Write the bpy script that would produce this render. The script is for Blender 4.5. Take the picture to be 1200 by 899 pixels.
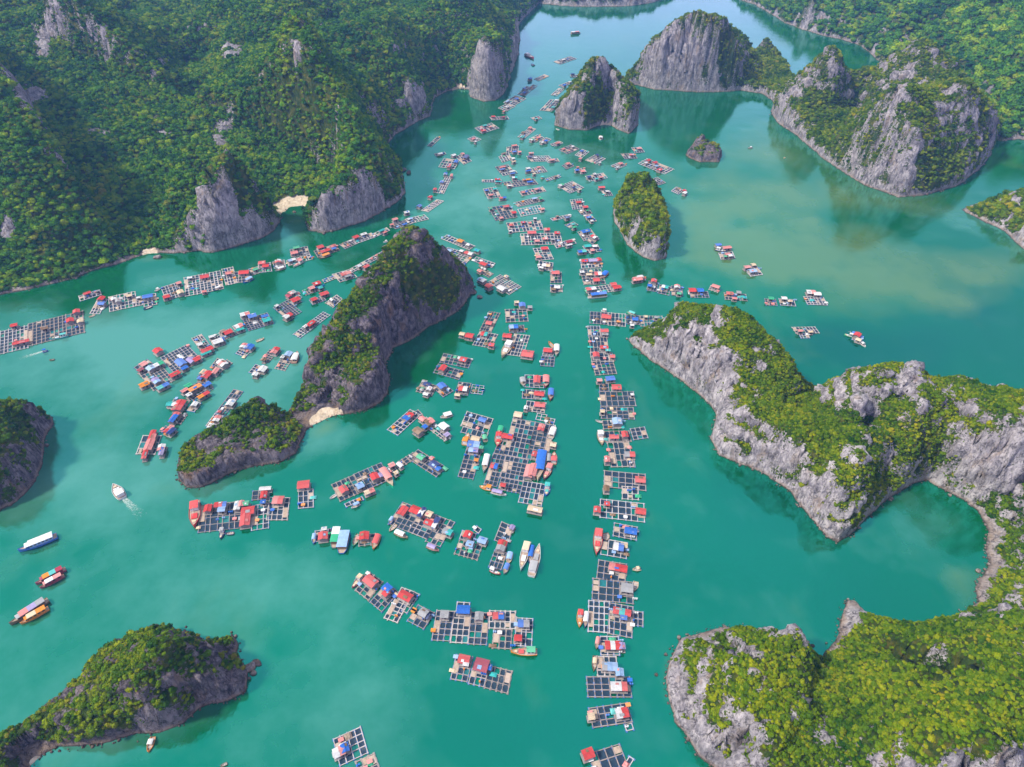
import bpy, bmesh, math, random
import numpy as np
from mathutils import Vector, Matrix

for o in list(bpy.data.objects):
    bpy.data.objects.remove(o)
scene = bpy.context.scene
COL = scene.collection
random.seed(7)

# ------------------------------------------------------------------ camera
CAM_H, PITCH, FPX, PW, PH = 250.0, math.radians(40.0), 796.0, 1200.0, 899.0
cam_data = bpy.data.cameras.new('camera')
cam_data.sensor_width = 36.0
cam_data.lens = 36.0 * FPX / PW
cam_data.clip_start, cam_data.clip_end = 1.0, 20000.0
cam = bpy.data.objects.new('camera', cam_data)
cam.location = (0, 0, CAM_H)
cam.rotation_euler = (math.pi / 2 - PITCH, 0, 0)
COL.objects.link(cam)
scene.camera = cam

# ------------------------------------------------------------------ sky and sun
SUN_EL, SUN_AZ = math.radians(48), math.radians(256)      # azimuth clockwise from +Y: light comes from the left, a little behind the camera
world = bpy.data.worlds.new('World')
scene.world = world
world.use_nodes = True
wn = world.node_tree
bg = wn.nodes['Background']
sky = wn.nodes.new('ShaderNodeTexSky')
sky.sky_type = 'NISHITA'
sky.sun_disc = False
sky.sun_elevation = SUN_EL
sky.sun_rotation = SUN_AZ
sky.altitude = 100
sky.air_density, sky.dust_density, sky.ozone_density = 1.0, 4.0, 1.0
# broken bright cloud over the blue, thinning towards the zenith
gw = wn.nodes.new('ShaderNodeTexCoord')
mp = wn.nodes.new('ShaderNodeMapping'); mp.inputs['Scale'].default_value = (1.0, 1.0, 2.2)
cn = wn.nodes.new('ShaderNodeTexNoise'); cn.inputs['Scale'].default_value = 2.3; cn.inputs['Detail'].default_value = 6; cn.inputs['Roughness'].default_value = 0.55
cr = wn.nodes.new('ShaderNodeMapRange')
for i_, v_ in ((1, 0.36), (2, 0.60), (3, 0.5), (4, 1.0)): cr.inputs[i_].default_value = v_
mx = wn.nodes.new('ShaderNodeMix'); mx.data_type = 'RGBA'
mx.inputs[7].default_value = (6.4, 6.9, 7.6, 1)
wn.links.new(gw.outputs['Generated'], mp.inputs['Vector']); wn.links.new(mp.outputs['Vector'], cn.inputs['Vector'])
wn.links.new(cn.outputs['Fac'], cr.inputs[0]); wn.links.new(cr.outputs[0], mx.inputs[0])
hz = wn.nodes.new('ShaderNodeSeparateXYZ'); wn.links.new(gw.outputs['Generated'], hz.inputs[0])
hr = wn.nodes.new('ShaderNodeMapRange')          # added boost and tint on the low sky, to brighten the far water's reflection
for i_, v_ in ((1, 0.10), (2, 0.36), (3, 1.0), (4, 0.0)): hr.inputs[i_].default_value = v_
wn.links.new(hz.outputs['Z'], hr.inputs[0])
hm = wn.nodes.new('ShaderNodeMix'); hm.data_type = 'RGBA'
hm.inputs[6].default_value, hm.inputs[7].default_value = (1, 1, 1, 1), (4.2, 2.8, 4.4, 1)
wn.links.new(hr.outputs[0], hm.inputs[0])
vm = wn.nodes.new('ShaderNodeVectorMath'); vm.operation = 'MULTIPLY'
wn.links.new(mx.outputs[2], vm.inputs[0]); wn.links.new(hm.outputs[2], vm.inputs[1])
wn.links.new(sky.outputs['Color'], mx.inputs[6]); wn.links.new(vm.outputs[0], bg.inputs['Color'])
bg.inputs['Strength'].default_value = 0.10
sun_data = bpy.data.lights.new('sun', 'SUN')
sun_data.energy = 5.0
sun_data.angle = math.radians(6)
sun_data.color = (1.0, 0.92, 0.78)
sun = bpy.data.objects.new('sun', sun_data)
sd = Vector((math.sin(SUN_AZ) * math.cos(SUN_EL), math.cos(SUN_AZ) * math.cos(SUN_EL), math.sin(SUN_EL)))
sun.rotation_euler = (-sd).to_track_quat('-Z', 'Y').to_euler()
sun.location = sd * 900
COL.objects.link(sun)
vs = scene.view_settings
vs.view_transform, vs.look, vs.exposure, vs.gamma = 'Standard', 'None', 0.17, 1.0
vs.use_curve_mapping = False
scene.render.engine = 'CYCLES'
cy = scene.cycles
cy.max_bounces, cy.diffuse_bounces, cy.glossy_bounces = 5, 2, 3
cy.transmission_bounces, cy.transparent_max_bounces, cy.volume_bounces = 2, 4, 0
cy.use_denoising = True
cy.caustics_reflective = cy.caustics_refractive = False
cy.volume_max_steps = 64

# ------------------------------------------------------------------ helpers
CP, SP = math.cos(PITCH), math.sin(PITCH)

def at(u, v, h=0.0):
    """the world point at height h seen at photograph pixel (u, v)"""
    a, b = (u - PW / 2) / FPX, (PH / 2 - v) / FPX
    dx, dy, dz = a, CP + b * SP, -SP + b * CP
    t = (h - CAM_H) / dz
    return np.array((dx * t, dy * t, h))

def project(P):
    x, y, z = P[:, 0], P[:, 1], P[:, 2] - CAM_H
    d = y * CP - z * SP
    up = y * SP + z * CP
    return PW / 2 + FPX * x / d, PH / 2 - FPX * up / d

_rng = np.random.RandomState(11)
_perm = _rng.permutation(256)
_perm = np.concatenate([_perm, _perm, _perm])
_grad = _rng.normal(size=(256, 3))
_grad /= np.linalg.norm(_grad, axis=1)[:, None]

def perlin(P):
    P = np.asarray(P, float)
    i = np.floor(P).astype(int)
    f = P - i
    i &= 255
    w = f * f * f * (f * (f * 6 - 15) + 10)
    out = np.zeros(len(P))
    for dx in (0, 1):
        for dy in (0, 1):
            for dz in (0, 1):
                h = _perm[_perm[_perm[(i[:, 0] + dx) & 255] + ((i[:, 1] + dy) & 255)] + ((i[:, 2] + dz) & 255)]
                g = _grad[h]
                d = f - np.array((dx, dy, dz))
                wt = (w[:, 0] if dx else 1 - w[:, 0]) * (w[:, 1] if dy else 1 - w[:, 1]) * (w[:, 2] if dz else 1 - w[:, 2])
                out += wt * (g * d).sum(1)
    return out * 1.5

def fbm(P, octv=4, ridged=False):
    s, a, tot = np.zeros(len(P)), 1.0, 0.0
    P = np.asarray(P, float).copy()
    for k in range(octv):
        n = perlin(P + 17.3 * k)
        s += a * ((1 - 2 * np.abs(n)) if ridged else n)
        tot += a
        a *= 0.5
        P = P * 2.03
    return s / tot

def smooth(a, b, x):
    t = np.clip((x - a) / (b - a), 0, 1)
    return t * t * (3 - 2 * t)

def tag(o, label=None, cat=None, group=None, kind=None):
    if label: o['label'] = label
    if cat: o['category'] = cat
    if group: o['group'] = group
    if kind: o['kind'] = kind
    return o

def link(name, mesh, parent=None):
    o = bpy.data.objects.new(name, mesh)
    COL.objects.link(o)
    if parent: o.parent = parent
    return o

def fast_mesh(name, V, F):
    """V (n,3), F (m,4) or (m,3) arrays"""
    me = bpy.data.meshes.new(name)
    V = np.asarray(V, np.float32); F = np.asarray(F, np.int32)
    k = F.shape[1]
    me.vertices.add(len(V)); me.vertices.foreach_set('co', V.ravel())
    me.loops.add(F.size); me.loops.foreach_set('vertex_index', F.ravel())
    me.polygons.add(len(F)); me.polygons.foreach_set('loop_start', np.arange(0, F.size, k, dtype=np.int32))
    me.update(calc_edges=True)
    me.validate()
    return me

def set_attr(me, name, vals):
    a = me.attributes.new(name, 'FLOAT', 'POINT')
    a.data.foreach_set('value', np.asarray(vals, np.float32))

# ------------------------------------------------------------------ materials
class NT:
    """short hand for building node trees"""
    def __init__(self, name):
        self.m = bpy.data.materials.new(name)
        self.m.use_nodes = True
        self.t = self.m.node_tree
        self.p = self.t.nodes['Principled BSDF']
    def n(self, kind, **kw):
        nd = self.t.nodes.new('ShaderNode' + kind)
        for k, v in kw.items(): setattr(nd, k, v)
        return nd
    def l(self, a, b): self.t.links.new(a, b)
    def noise(self, scale, detail=4, rough=0.55, vec=None, dist=0.0):
        nd = self.n('TexNoise')
        nd.inputs['Scale'].default_value = scale
        nd.inputs['Detail'].default_value = detail
        nd.inputs['Roughness'].default_value = rough
        nd.inputs['Distortion'].default_value = dist
        if vec is not None: self.l(vec, nd.inputs['Vector'])
        return nd.outputs['Fac']
    def pos(self, scale=(1, 1, 1), src=None):
        if src is None: src = self.n('NewGeometry').outputs['Position']
        mp = self.n('Mapping')
        mp.inputs['Scale'].default_value = scale
        self.l(src, mp.inputs['Vector'])
        return mp.outputs['Vector']
    def ramp(self, fac, stops):
        r = self.n('ValToRGB')
        el = r.color_ramp.elements
        while len(el) < len(stops): el.new(0.5)
        for e, (p, c) in zip(el, stops):
            e.position = p
            e.color = (*c, 1) if len(c) == 3 else c
        self.l(fac, r.inputs['Fac'])
        return r.outputs['Color']
    def mix(self, fac, a, b, blend='MIX'):
        x = self.n('Mix', data_type='RGBA', blend_type=blend)
        for s, v in ((x.inputs[0], fac), (x.inputs[6], a), (x.inputs[7], b)):
            if isinstance(v, (int, float)): s.default_value = v
            elif isinstance(v, tuple): s.default_value = (*v, 1)
            else: self.l(v, s)
        return x.outputs[2]
    def math(self, op, a, b=0.0):
        x = self.n('Math', operation=op)
        for s, v in zip(x.inputs, (a, b)):
            if isinstance(v, (int, float)): s.default_value = v
            else: self.l(v, s)
        return x.outputs[0]
    def mapr(self, v, a, b, c=0.0, d=1.0):
        x = self.n('MapRange')
        for i, q in enumerate((None, a, b, c, d)):
            if q is not None: x.inputs[i].default_value = q
        self.l(v, x.inputs[0])
        return x.outputs[0]
    def attr(self, name, typ='GEOMETRY'):
        x = self.n('Attribute', attribute_name=name, attribute_type=typ)
        return x.outputs['Fac']
    def bump(self, h, strength, dist=1.0):
        x = self.n('Bump')
        x.inputs['Strength'].default_value = strength
        x.inputs['Distance'].default_value = dist
        self.l(h, x.inputs['Height'])
        self.l(x.outputs['Normal'], self.p.inputs['Normal'])
    def col(self, c):
        if isinstance(c, tuple): self.p.inputs['Base Color'].default_value = (*c, 1)
        else: self.l(c, self.p.inputs['Base Color'])
    def set(self, **kw):
        for k, v in kw.items(): self.p.inputs[k.replace('_', ' ')].default_value = v

def rock_material(name, pale, mid, dark, ochre):
    """limestone with streaks, stains and crevice shade painted into the colour; carries the soil and undergrowth between the rocks through the mesh attribute veg"""
    t = NT(name)
    pv = t.pos()
    st = t.pos((1, 1, 0.5))
    n1 = t.noise(0.10, 5, 0.6, pv)
    n2 = t.noise(0.42, 8, 0.72, st, 0.4)
    n4 = t.noise(0.9, 5, 0.7, t.pos((1, 1, 0.10)))
    n3 = t.noise(0.035, 3, 0.5, pv)
    c = t.ramp(n2, [(0.34, dark), (0.46, mid), (0.58, pale), (0.74, tuple(min(1, x * 1.25) for x in pale))])  # low spots of the bump noise painted darker, as shade in crevices
    c = t.mix(t.mapr(n1, 0.5, 0.72), c, tuple(x * 0.55 for x in mid))
    c = t.mix(t.mapr(t.noise(0.16, 4, 0.6, t.pos((1, 1, 0.5))), 0.56, 0.70, 0, 0.7), c, ochre)
    c = t.mix(t.mapr(n3, 0.55, 0.7, 0, 0.6), c, tuple(min(1, x * 1.15) for x in pale))
    c = t.mix(t.mapr(n4, 0.54, 0.68, 0, 0.75), c, tuple(x * 0.9 for x in dark))
    c = t.mix(t.mapr(n4, 0.40, 0.30, 0, 0.35), c, tuple(min(0.8, x * 1.3) for x in pale))
    # tide band at the foot of the cliffs
    z = t.n('SeparateXYZ'); t.l(t.n('NewGeometry').outputs['Position'], z.inputs[0])
    zb = t.math('ADD', z.outputs['Z'], t.math('MULTIPLY', t.noise(0.3, 3, 0.5, pv), 1.6))
    c = t.mix(t.mapr(zb, 1.6, 3.0, 0.6, 0.0), c, (0.30, 0.22, 0.16))
    c = t.mix(t.mapr(zb, 0.9, 1.5, 0.9, 0.0), c, (0.055, 0.042, 0.036))
    vo = t.n('TexVoronoi', feature='DISTANCE_TO_EDGE')
    vo.inputs['Scale'].default_value = 0.24
    wv = t.n('VectorMath', operation='ADD'); t.l(t.pos((1, 1, 0.42)), wv.inputs[0])
    nv_ = t.n('TexNoise'); nv_.inputs['Scale'].default_value = 0.5; nv_.inputs['Detail'].default_value = 4
    t.l(pv, nv_.inputs['Vector']); sc_ = t.n('VectorMath', operation='SCALE'); sc_.inputs['Scale'].default_value = 6.0
    t.l(nv_.outputs['Color'], sc_.inputs[0]); t.l(sc_.outputs[0], wv.inputs[1]); t.l(wv.outputs[0], vo.inputs['Vector'])
    crack = t.math('MULTIPLY', t.mapr(vo.outputs['Distance'], 0.0, 0.06, 1.0, 0.0), t.mapr(t.noise(0.30, 4, 0.65, pv), 0.36, 0.62))
    c = t.mix(t.math('MULTIPLY', crack, 0.8), c, tuple(x * 0.6 for x in dark))  # crevice shade painted along the cracks
    veg = t.attr('veg')
    vn = t.math('ADD', veg, t.mapr(t.noise(0.9, 4, 0.6, pv), 0.3, 0.7, -0.35, 0.35))
    soil = t.ramp(t.noise(0.22, 5, 0.6, pv), [(0.3, (0.012, 0.036, 0.006)), (0.5, (0.040, 0.075, 0.008)), (0.72, (0.15, 0.135, 0.022))])
    c = t.mix(t.mapr(vn, 0.40, 0.55), c, soil)
    sand = t.ramp(t.noise(0.5, 3, 0.5, pv), [(0.3, (0.72, 0.56, 0.40)), (0.7, (0.85, 0.74, 0.58))])
    c = t.mix(t.mapr(t.attr('sand'), 0.45, 0.6), c, sand)
    t.col(c)
    t.set(Roughness=0.9)
    t.p.inputs['Specular IOR Level'].default_value = 0.2
    hgt = t.math('ADD', t.math('MULTIPLY', n2, 2.2), t.math('MULTIPLY', crack, -0.9))
    t.bump(t.math('ADD', hgt, t.math('MULTIPLY', t.noise(2.2, 4, 0.6, st), 0.7)), 0.9, 0.9)
    return t.m

def leaf_material(name, dark, mid, light, dry, dry_amount):
    t = NT(name)
    oi = t.n('ObjectInfo')
    loc = t.pos((1, 1, 1), oi.outputs['Location'])
    rnd = oi.outputs['Random']
    big = t.noise(0.028, 3, 0.55, t.pos())
    med = t.noise(0.16, 3, 0.5, t.pos())
    k = t.math('ADD', t.math('MULTIPLY', big, 0.55), t.math('ADD', t.math('MULTIPLY', med, 0.35), t.math('MULTIPLY', t.math('SUBTRACT', rnd, 0.25), 0.26)))
    c = t.ramp(k, [(0.34, dark), (0.53, mid), (0.74, light)])
    d = t.math('ADD', t.math('MULTIPLY', t.noise(0.05, 4, 0.6, t.pos()), 0.8), t.math('MULTIPLY', rnd, 0.3))
    c = t.mix(t.mapr(d, 0.70 - dry_amount, 0.86 - dry_amount, 0, 0.85), c, dry)
    lf = t.noise(1.6, 3, 0.6, t.pos())
    c = t.mix(t.mapr(lf, 0.3, 0.7, 0.0, 0.45), c, t.mix(1.0, c, (1.6, 1.6, 1.3), 'MULTIPLY'))
    t.col(c)
    t.set(Roughness=0.75)
    t.p.inputs['Specular IOR Level'].default_value = 0.1
    t.p.inputs['Subsurface Weight'].default_value = 0.0
    return t.m

def plain_material(name, c, rough=0.6, var=0.35, scale=0.8, corr=0.0, metal=0.0, fade=None):
    t = NT(name)
    oi = t.n('ObjectInfo')
    co = t.n('TexCoord').outputs['Object']
    nz = t.noise(scale, 5, 0.65, t.pos((1, 1, 1), co))
    cc = t.mix(t.mapr(nz, 0.40, 0.68, 0.0, var * 1.3), c, tuple(x * 0.42 + 0.012 for x in c))
    fd = fade or tuple(min(0.85, x * 0.7 + 0.22) for x in c)
    cc = t.mix(t.mapr(oi.outputs['Random'], 0.45, 1.0, 0.0, 0.45), cc, fd)
    cc = t.mix(t.mapr(t.noise(scale * 0.45, 3, 0.6, t.pos((1, 1, 1), co)), 0.58, 0.75, 0.0, 0.5), cc, tuple(x * 0.6 + 0.12 for x in c))
    t.col(cc)
    t.set(Roughness=rough, Metallic=metal)
    t.p.inputs['Specular IOR Level'].default_value = 0.3
    if corr:
        w = t.n('TexWave', wave_type='BANDS', bands_direction='X')
        w.inputs['Scale'].default_value = corr
        t.l(co, w.inputs['Vector'])
        t.bump(w.outputs['Fac'], 0.6, 0.08)
    return t.m

ROOF = {}
for code, nm, c in (('r', 'red', (0.62, 0.06, 0.06)), ('b', 'blue', (0.03, 0.16, 0.62)), ('l', 'pale blue', (0.30, 0.47, 0.76)),
                    ('w', 'white', (0.72, 0.73, 0.76)), ('t', 'teal', (0.04, 0.46, 0.45)), ('g', 'green', (0.04, 0.42, 0.22)),
                    ('o', 'orange', (0.75, 0.26, 0.03)), ('p', 'pink', (0.70, 0.25, 0.24)), ('n', 'navy', (0.03, 0.06, 0.22)),
                    ('y', 'cream', (0.70, 0.55, 0.38)), ('m', 'maroon', (0.36, 0.03, 0.07)), ('k', 'grey', (0.34, 0.35, 0.38)),
                    ('v', 'purple', (0.33, 0.27, 0.52)), ('d', 'brown', (0.24, 0.15, 0.09))):
    ROOF[code] = (nm, plain_material('sheet ' + nm, c, 0.5, 0.35, 0.9, 6.0), plain_material('paint ' + nm, c, 0.45, 0.35, 0.6))
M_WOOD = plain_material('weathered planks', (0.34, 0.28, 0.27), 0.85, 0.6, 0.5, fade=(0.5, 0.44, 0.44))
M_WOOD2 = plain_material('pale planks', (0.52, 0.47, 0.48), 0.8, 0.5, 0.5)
M_DECK = plain_material('deck boards', (0.47, 0.36, 0.29), 0.85, 0.5, 1.0)
M_WALL = plain_material('hut boards', (0.30, 0.27, 0.27), 0.8, 0.5, 1.0)
M_DARK = plain_material('dark opening', (0.02, 0.025, 0.04), 0.4, 0.2, 1.0)
M_NET = plain_material('dark net', (0.012, 0.038, 0.075), 0.6, 0.4, 0.7, fade=(0.02, 0.06, 0.09))
M_NETT = plain_material('teal net', (0.01, 0.17, 0.20), 0.6, 0.4, 0.7, fade=(0.02, 0.2, 0.2))
M_BARREL = plain_material('blue drum', (0.03, 0.14, 0.42), 0.4, 0.3, 1.0)
# ------------------------------------------------------------------ water: one sheet to the horizon
def build_water():
    xs = np.concatenate([[-7800, -4000, -2200, -1300], np.arange(-900, 1301, 10), [1700, 2500, 4200, 7800]]).astype(float)
    ys = np.concatenate([[-7800, -3000, -900, -200], np.arange(0, 1701, 10), [2000, 2600, 4200, 7800]]).astype(float)
    X, Y = np.meshgrid(xs, ys)
    V = np.stack([X.ravel(), Y.ravel(), np.zeros(X.size)], 1)
    nx, ny = len(xs), len(ys)
    i = np.arange(nx - 1); j = np.arange(ny - 1)
    I, J = np.meshgrid(i, j)
    a = (J * nx + I).ravel()
    F = np.stack([a, a + 1, a + nx + 1, a + nx], 1)
    me = fast_mesh('water', V, F)
    # silt stirred up in the shallows and along the currents, then darker patches: (pixel, radius in metres along / across, amount)
    milk = np.zeros(len(V)); sand = np.zeros(len(V)); dark_patch = np.zeros(len(V))
    n = fbm(V / 60.0, 4) * 0.8
    def blob(u, v, rx, ry, amt, arr):
        c = at(u, v)
        d = np.sqrt(((V[:, 0] - c[0]) / rx) ** 2 + ((V[:, 1] - c[1]) / ry) ** 2) + n * 0.9
        arr += amt * np.clip(1 - d, 0, 1) ** 0.8
    for u, v, rx, ry, a in ((130, 420, 140, 70, .75), (110, 560, 100, 55, .7), (300, 430, 80, 50, .5), (560, 230, 90, 130, .6), (640, 200, 90, 120, .55),
                            (250, 690, 70, 30, .35), (330, 700, 50, 40, .3), (420, 720, 40, 30, .2), (310, 850, 60, 40, .25), (430, 820, 40, 30, .2),
                            (220, 380, 90, 40, .4), (345, 275, 30, 30, .7), (190, 330, 30, 20, .4), (110, 790, 60, 40, .35),
                            (690, 330, 60, 60, .25), (800, 250, 60, 90, .35), (1080, 610, 40, 20, .25), (380, 510, 22, 14, .7), (490, 130, 50, 60, .4),
                            (40, 870, 40, 20, .4), (1140, 260, 50, 40, .5)):
        blob(u, v, rx, ry, a, milk)
    for u, v, rx, ry, a in ((900, 180, 70, 90, .7), (870, 240, 60, 70, .75), (960, 235, 110, 50, .8), (980, 300, 110, 60, .95), (890, 300, 70, 60, .7), (1010, 345, 70, 35, .8),
                            (830, 280, 40, 50, .4), (1100, 330, 70, 40, .45), (1180, 310, 50, 40, .8), (790, 210, 30, 40, .35), (780, 790, 9, 16, .8), (1135, 680, 9, 12, .9),
                            (380, 500, 9, 9, .9), (345, 258, 14, 12, .9), (178, 302, 18, 8, .7), (40, 897, 12, 6, .8), (200, 570, 14, 10, .35)):
        blob(u, v, rx, ry, a, sand)
    for u, v, rx, ry, a in ((1120, 400, 90, 60, .9), (1190, 360, 60, 60, .6), (960, 420, 90, 35, .6), (840, 660, 120, 60, .5), (700, 560, 50, 70, .5),
                            (1000, 400, 60, 30, .4), (600, 450, 40, 60, .45), (880, 590, 50, 30, .5), (740, 820, 40, 30, .5), (600, 860, 60, 24, .45), (560, 700, 60, 30, .35)):
        blob(u, v, rx, ry, a, dark_patch)
    set_attr(me, 'milk', np.clip(milk, 0, 1)); set_attr(me, 'silt', np.clip(sand, 0, 1)); set_attr(me, 'dark_patch', np.clip(dark_patch, 0, 1))
    t = NT('sea water')
    p = t.pos()
    warp = t.noise(0.03, 5, 0.6, p)
    base = t.ramp(t.noise(0.008, 4, 0.55, p, 0.6), [(0.3, (0.0, 0.088, 0.030)), (0.7, (0.0, 0.116, 0.041))])
    mk = t.math('ADD', t.attr('milk'), t.mapr(warp, 0.3, 0.7, -0.25, 0.25))
    base = t.mix(t.mapr(mk, 0.05, 0.75, 0, 0.85), base, (0.090, 0.250, 0.205))
    base = t.mix(t.math('MULTIPLY', t.attr('dark_patch'), 0.8), base, (0.0, 0.058, 0.040))
    sl = t.math('ADD', t.attr('silt'), t.mapr(t.noise(0.02, 4, 0.6, t.pos((1.0, 0.6, 1))), 0.3, 0.7, -0.3, 0.3))
    base = t.mix(t.mapr(sl, 0.1, 0.9, 0, 0.8), base, (0.115, 0.180, 0.055))
    t.col(base)
    t.set(Roughness=0.04, IOR=3.0)
    t.p.inputs['Specular Tint'].default_value = (0.05, 0.92, 0.84, 1)
    rip = t.math('ADD', t.math('MULTIPLY', t.noise(0.45, 4, 0.65, t.pos((1, 0.55, 1))), 1.3), t.math('MULTIPLY', t.noise(0.06, 3, 0.5, p), 2.0))
    t.bump(rip, 0.16, 0.35)
    me.materials.append(t.m)
    return tag(link('water', me), 'calm turquoise bay water with pale milky and sandy patches', kind='structure')
water = build_water()

# ------------------------------------------------------------------ limestone land
M_ROCK = {
    'pale': rock_material('pale limestone', (0.52, 0.49, 0.51), (0.33, 0.31, 0.34), (0.11, 0.105, 0.125), (0.34, 0.25, 0.17)),
    'far': rock_material('grey limestone', (0.43, 0.40, 0.42), (0.25, 0.235, 0.26), (0.08, 0.078, 0.095), (0.30, 0.22, 0.15)),
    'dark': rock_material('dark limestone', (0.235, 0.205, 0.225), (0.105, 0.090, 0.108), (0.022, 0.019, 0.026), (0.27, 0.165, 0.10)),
}
M_LEAF = {
    'forest': leaf_material('dense forest leaves', (0.010, 0.066, 0.018), (0.062, 0.190, 0.012), (0.270, 0.360, 0.006), (0.20, 0.17, 0.035), 0.02),
    'scrub': leaf_material('bright scrub leaves', (0.014, 0.062, 0.003), (0.100, 0.175, 0.003), (0.275, 0.290, 0.006), (0.38, 0.27, 0.014), -0.03),
    'islet': leaf_material('islet scrub leaves', (0.010, 0.054, 0.004), (0.075, 0.155, 0.004), (0.240, 0.275, 0.008), (0.22, 0.17, 0.025), 0.03),
}

def clump_mesh(name, seed, n, mat, flat=0.8):
    """a shrub or tree crown: leafy sprays laid over an uneven dome round a dense core"""
    r = np.random.RandomState(seed)
    V, F = [], []
    lobes = r.normal(size=(5, 3)); lobes[:, 2] = np.abs(lobes[:, 2])
    lobes /= np.linalg.norm(lobes, axis=1)[:, None]
    def radius(d):
        return 0.62 + 0.42 * np.clip((d @ lobes.T), 0, 1).max(1) ** 6
    for k in range(n):
        d = r.normal(size=3); d[2] = d[2] * 0.9 + 0.25; d /= np.linalg.norm(d)
        rad = radius(d[None])[0] * r.uniform(0.78, 1.08)
        c = d * rad; c[2] *= flat
        nn = d + r.normal(size=3) * 0.55; nn /= np.linalg.norm(nn)
        a = np.cross(nn, r.normal(size=3)); a /= np.linalg.norm(a); b = np.cross(nn, a)
        s = r.uniform(0.10, 0.21); q = s * r.uniform(0.5, 0.9)
        i = len(V)
        V += [c - a * s, c - b * q + nn * 0.05, c + a * s, c + b * q - nn * 0.04]
        F.append((i, i + 1, i + 2, i + 3))
    # core
    m, k = 10, 5
    base = len(V)
    for j in range(k + 1):
        th = math.pi * (j + 0.02) / (k + 0.04)
        for i in range(m):
            d = np.array((math.sin(th) * math.cos(2 * math.pi * i / m), math.sin(th) * math.sin(2 * math.pi * i / m), math.cos(th)))
            c = d * radius(d[None])[0] * 0.84; c[2] *= flat
            V.append(c)
    for j in range(k):
        for i in range(m):
            F.append((base + j * m + i, base + (j + 1) * m + i, base + (j + 1) * m + (i + 1) % m, base + j * m + (i + 1) % m))
    me = fast_mesh(name, V, F)
    me.materials.append(mat)
    return me

def scatter_tree(name, sources):
    """geometry nodes: one clump mesh, picked at random, on every point; attributes size and turn"""
    g = bpy.data.node_groups.new(name, 'GeometryNodeTree')
    g.interface.new_socket('Geometry', in_out='INPUT', socket_type='NodeSocketGeometry')
    g.interface.new_socket('Geometry', in_out='OUTPUT', socket_type='NodeSocketGeometry')
    N = g.nodes; L = g.links.new
    gi, go = N.new('NodeGroupInput'), N.new('NodeGroupOutput')
    join = N.new('GeometryNodeJoinGeometry')
    for s in sources:
        oi = N.new('GeometryNodeObjectInfo'); oi.inputs['Object'].default_value = s
        gt = N.new('GeometryNodeGeometryToInstance')
        L(oi.outputs['Geometry'], gt.inputs[0]); L(gt.outputs[0], join.inputs[0])
    iop = N.new('GeometryNodeInstanceOnPoints')
    iop.inputs['Pick Instance'].default_value = True
    L(gi.outputs[0], iop.inputs['Points']); L(join.outputs[0], iop.inputs['Instance'])
    def named(nm, typ='FLOAT'):
        a = N.new('GeometryNodeInputNamedAttribute'); a.data_type = typ; a.inputs['Name'].default_value = nm
        return a.outputs['Attribute']
    L(named('size', 'FLOAT_VECTOR'), iop.inputs['Scale'])
    rot = N.new('FunctionNodeEulerToRotation')
    L(named('turn', 'FLOAT_VECTOR'), rot.inputs[0]); L(rot.outputs[0], iop.inputs['Rotation'])
    L(iop.outputs[0], go.inputs[0])
    return g

CLUMPS = {}
for lk, mt in M_LEAF.items():
    src = [bpy.data.objects.new('leaf_clump', clump_mesh('leaf_clump', 31 * i + len(lk), 230, mt)) for i in range(6)]
    CLUMPS[lk] = scatter_tree('scatter ' + lk, src)
def stone_mesh(seed):
    r = np.random.RandomState(seed)
    bm = bmesh.new(); bmesh.ops.create_icosphere(bm, subdivisions=2, radius=1)
    off = r.uniform(0, 50, 3)
    P = np.array([v.co[:] for v in bm.verts])
    k = 1 + 0.55 * perlin(P * 0.9 + off) + 0.2 * perlin(P * 2.3 + off)
    sc = np.array((1, r.uniform(0.6, 0.9), r.uniform(0.5, 0.75)))
    for v, q, kk in zip(bm.verts, P, k): v.co = q * kk * sc
    me = bpy.data.meshes.new('stone'); bm.to_mesh(me); bm.free()
    set_attr(me, 'veg', np.zeros(len(me.vertices)))
    return me
STONES = {}
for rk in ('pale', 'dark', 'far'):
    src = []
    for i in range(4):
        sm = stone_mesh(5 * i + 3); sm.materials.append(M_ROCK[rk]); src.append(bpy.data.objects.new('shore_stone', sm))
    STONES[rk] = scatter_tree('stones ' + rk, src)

def points_object(name, P, size, turn, group, label):
    me = bpy.data.meshes.new(name)
    me.vertices.add(len(P)); me.vertices.foreach_set('co', np.asarray(P, np.float32).ravel())
    for nm, arr in (('size', size), ('turn', turn)):
        a = me.attributes.new(nm, 'FLOAT_VECTOR', 'POINT'); a.data.foreach_set('vector', np.asarray(arr, np.float32).ravel())
    o = link(name, me)
    md = o.modifiers.new('scatter', 'NODES'); md.node_group = group
    return tag(o, label, kind='stuff')

def in_poly(X, Y, poly):
    ins = np.zeros(len(X), bool)
    for (x0, y0), (x1, y1) in zip(poly, np.roll(poly, -1, 0)):
        c = ((y0 > Y) != (y1 > Y)) & (X < (x1 - x0) * (Y - y0) / (y1 - y0 + 1e-12) + x0)
        ins ^= c
    return ins

def seg_dist(X, Y, poly, vals):
    best = np.full(len(X), 1e9); bv = np.zeros(len(X))
    for k in range(len(poly)):
        x0, y0 = poly[k]; x1, y1 = poly[(k + 1) % len(poly)]
        dx, dy = x1 - x0, y1 - y0
        t = np.clip(((X - x0) * dx + (Y - y0) * dy) / (dx * dx + dy * dy + 1e-9), 0, 1)
        d = np.hypot(X - x0 - t * dx, Y - y0 - t * dy)
        m = d < best
        best[m] = d[m]
        bv[m] = (vals[k] * (1 - t) + vals[(k + 1) % len(poly)] * t)[m]
    return best, bv

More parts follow.
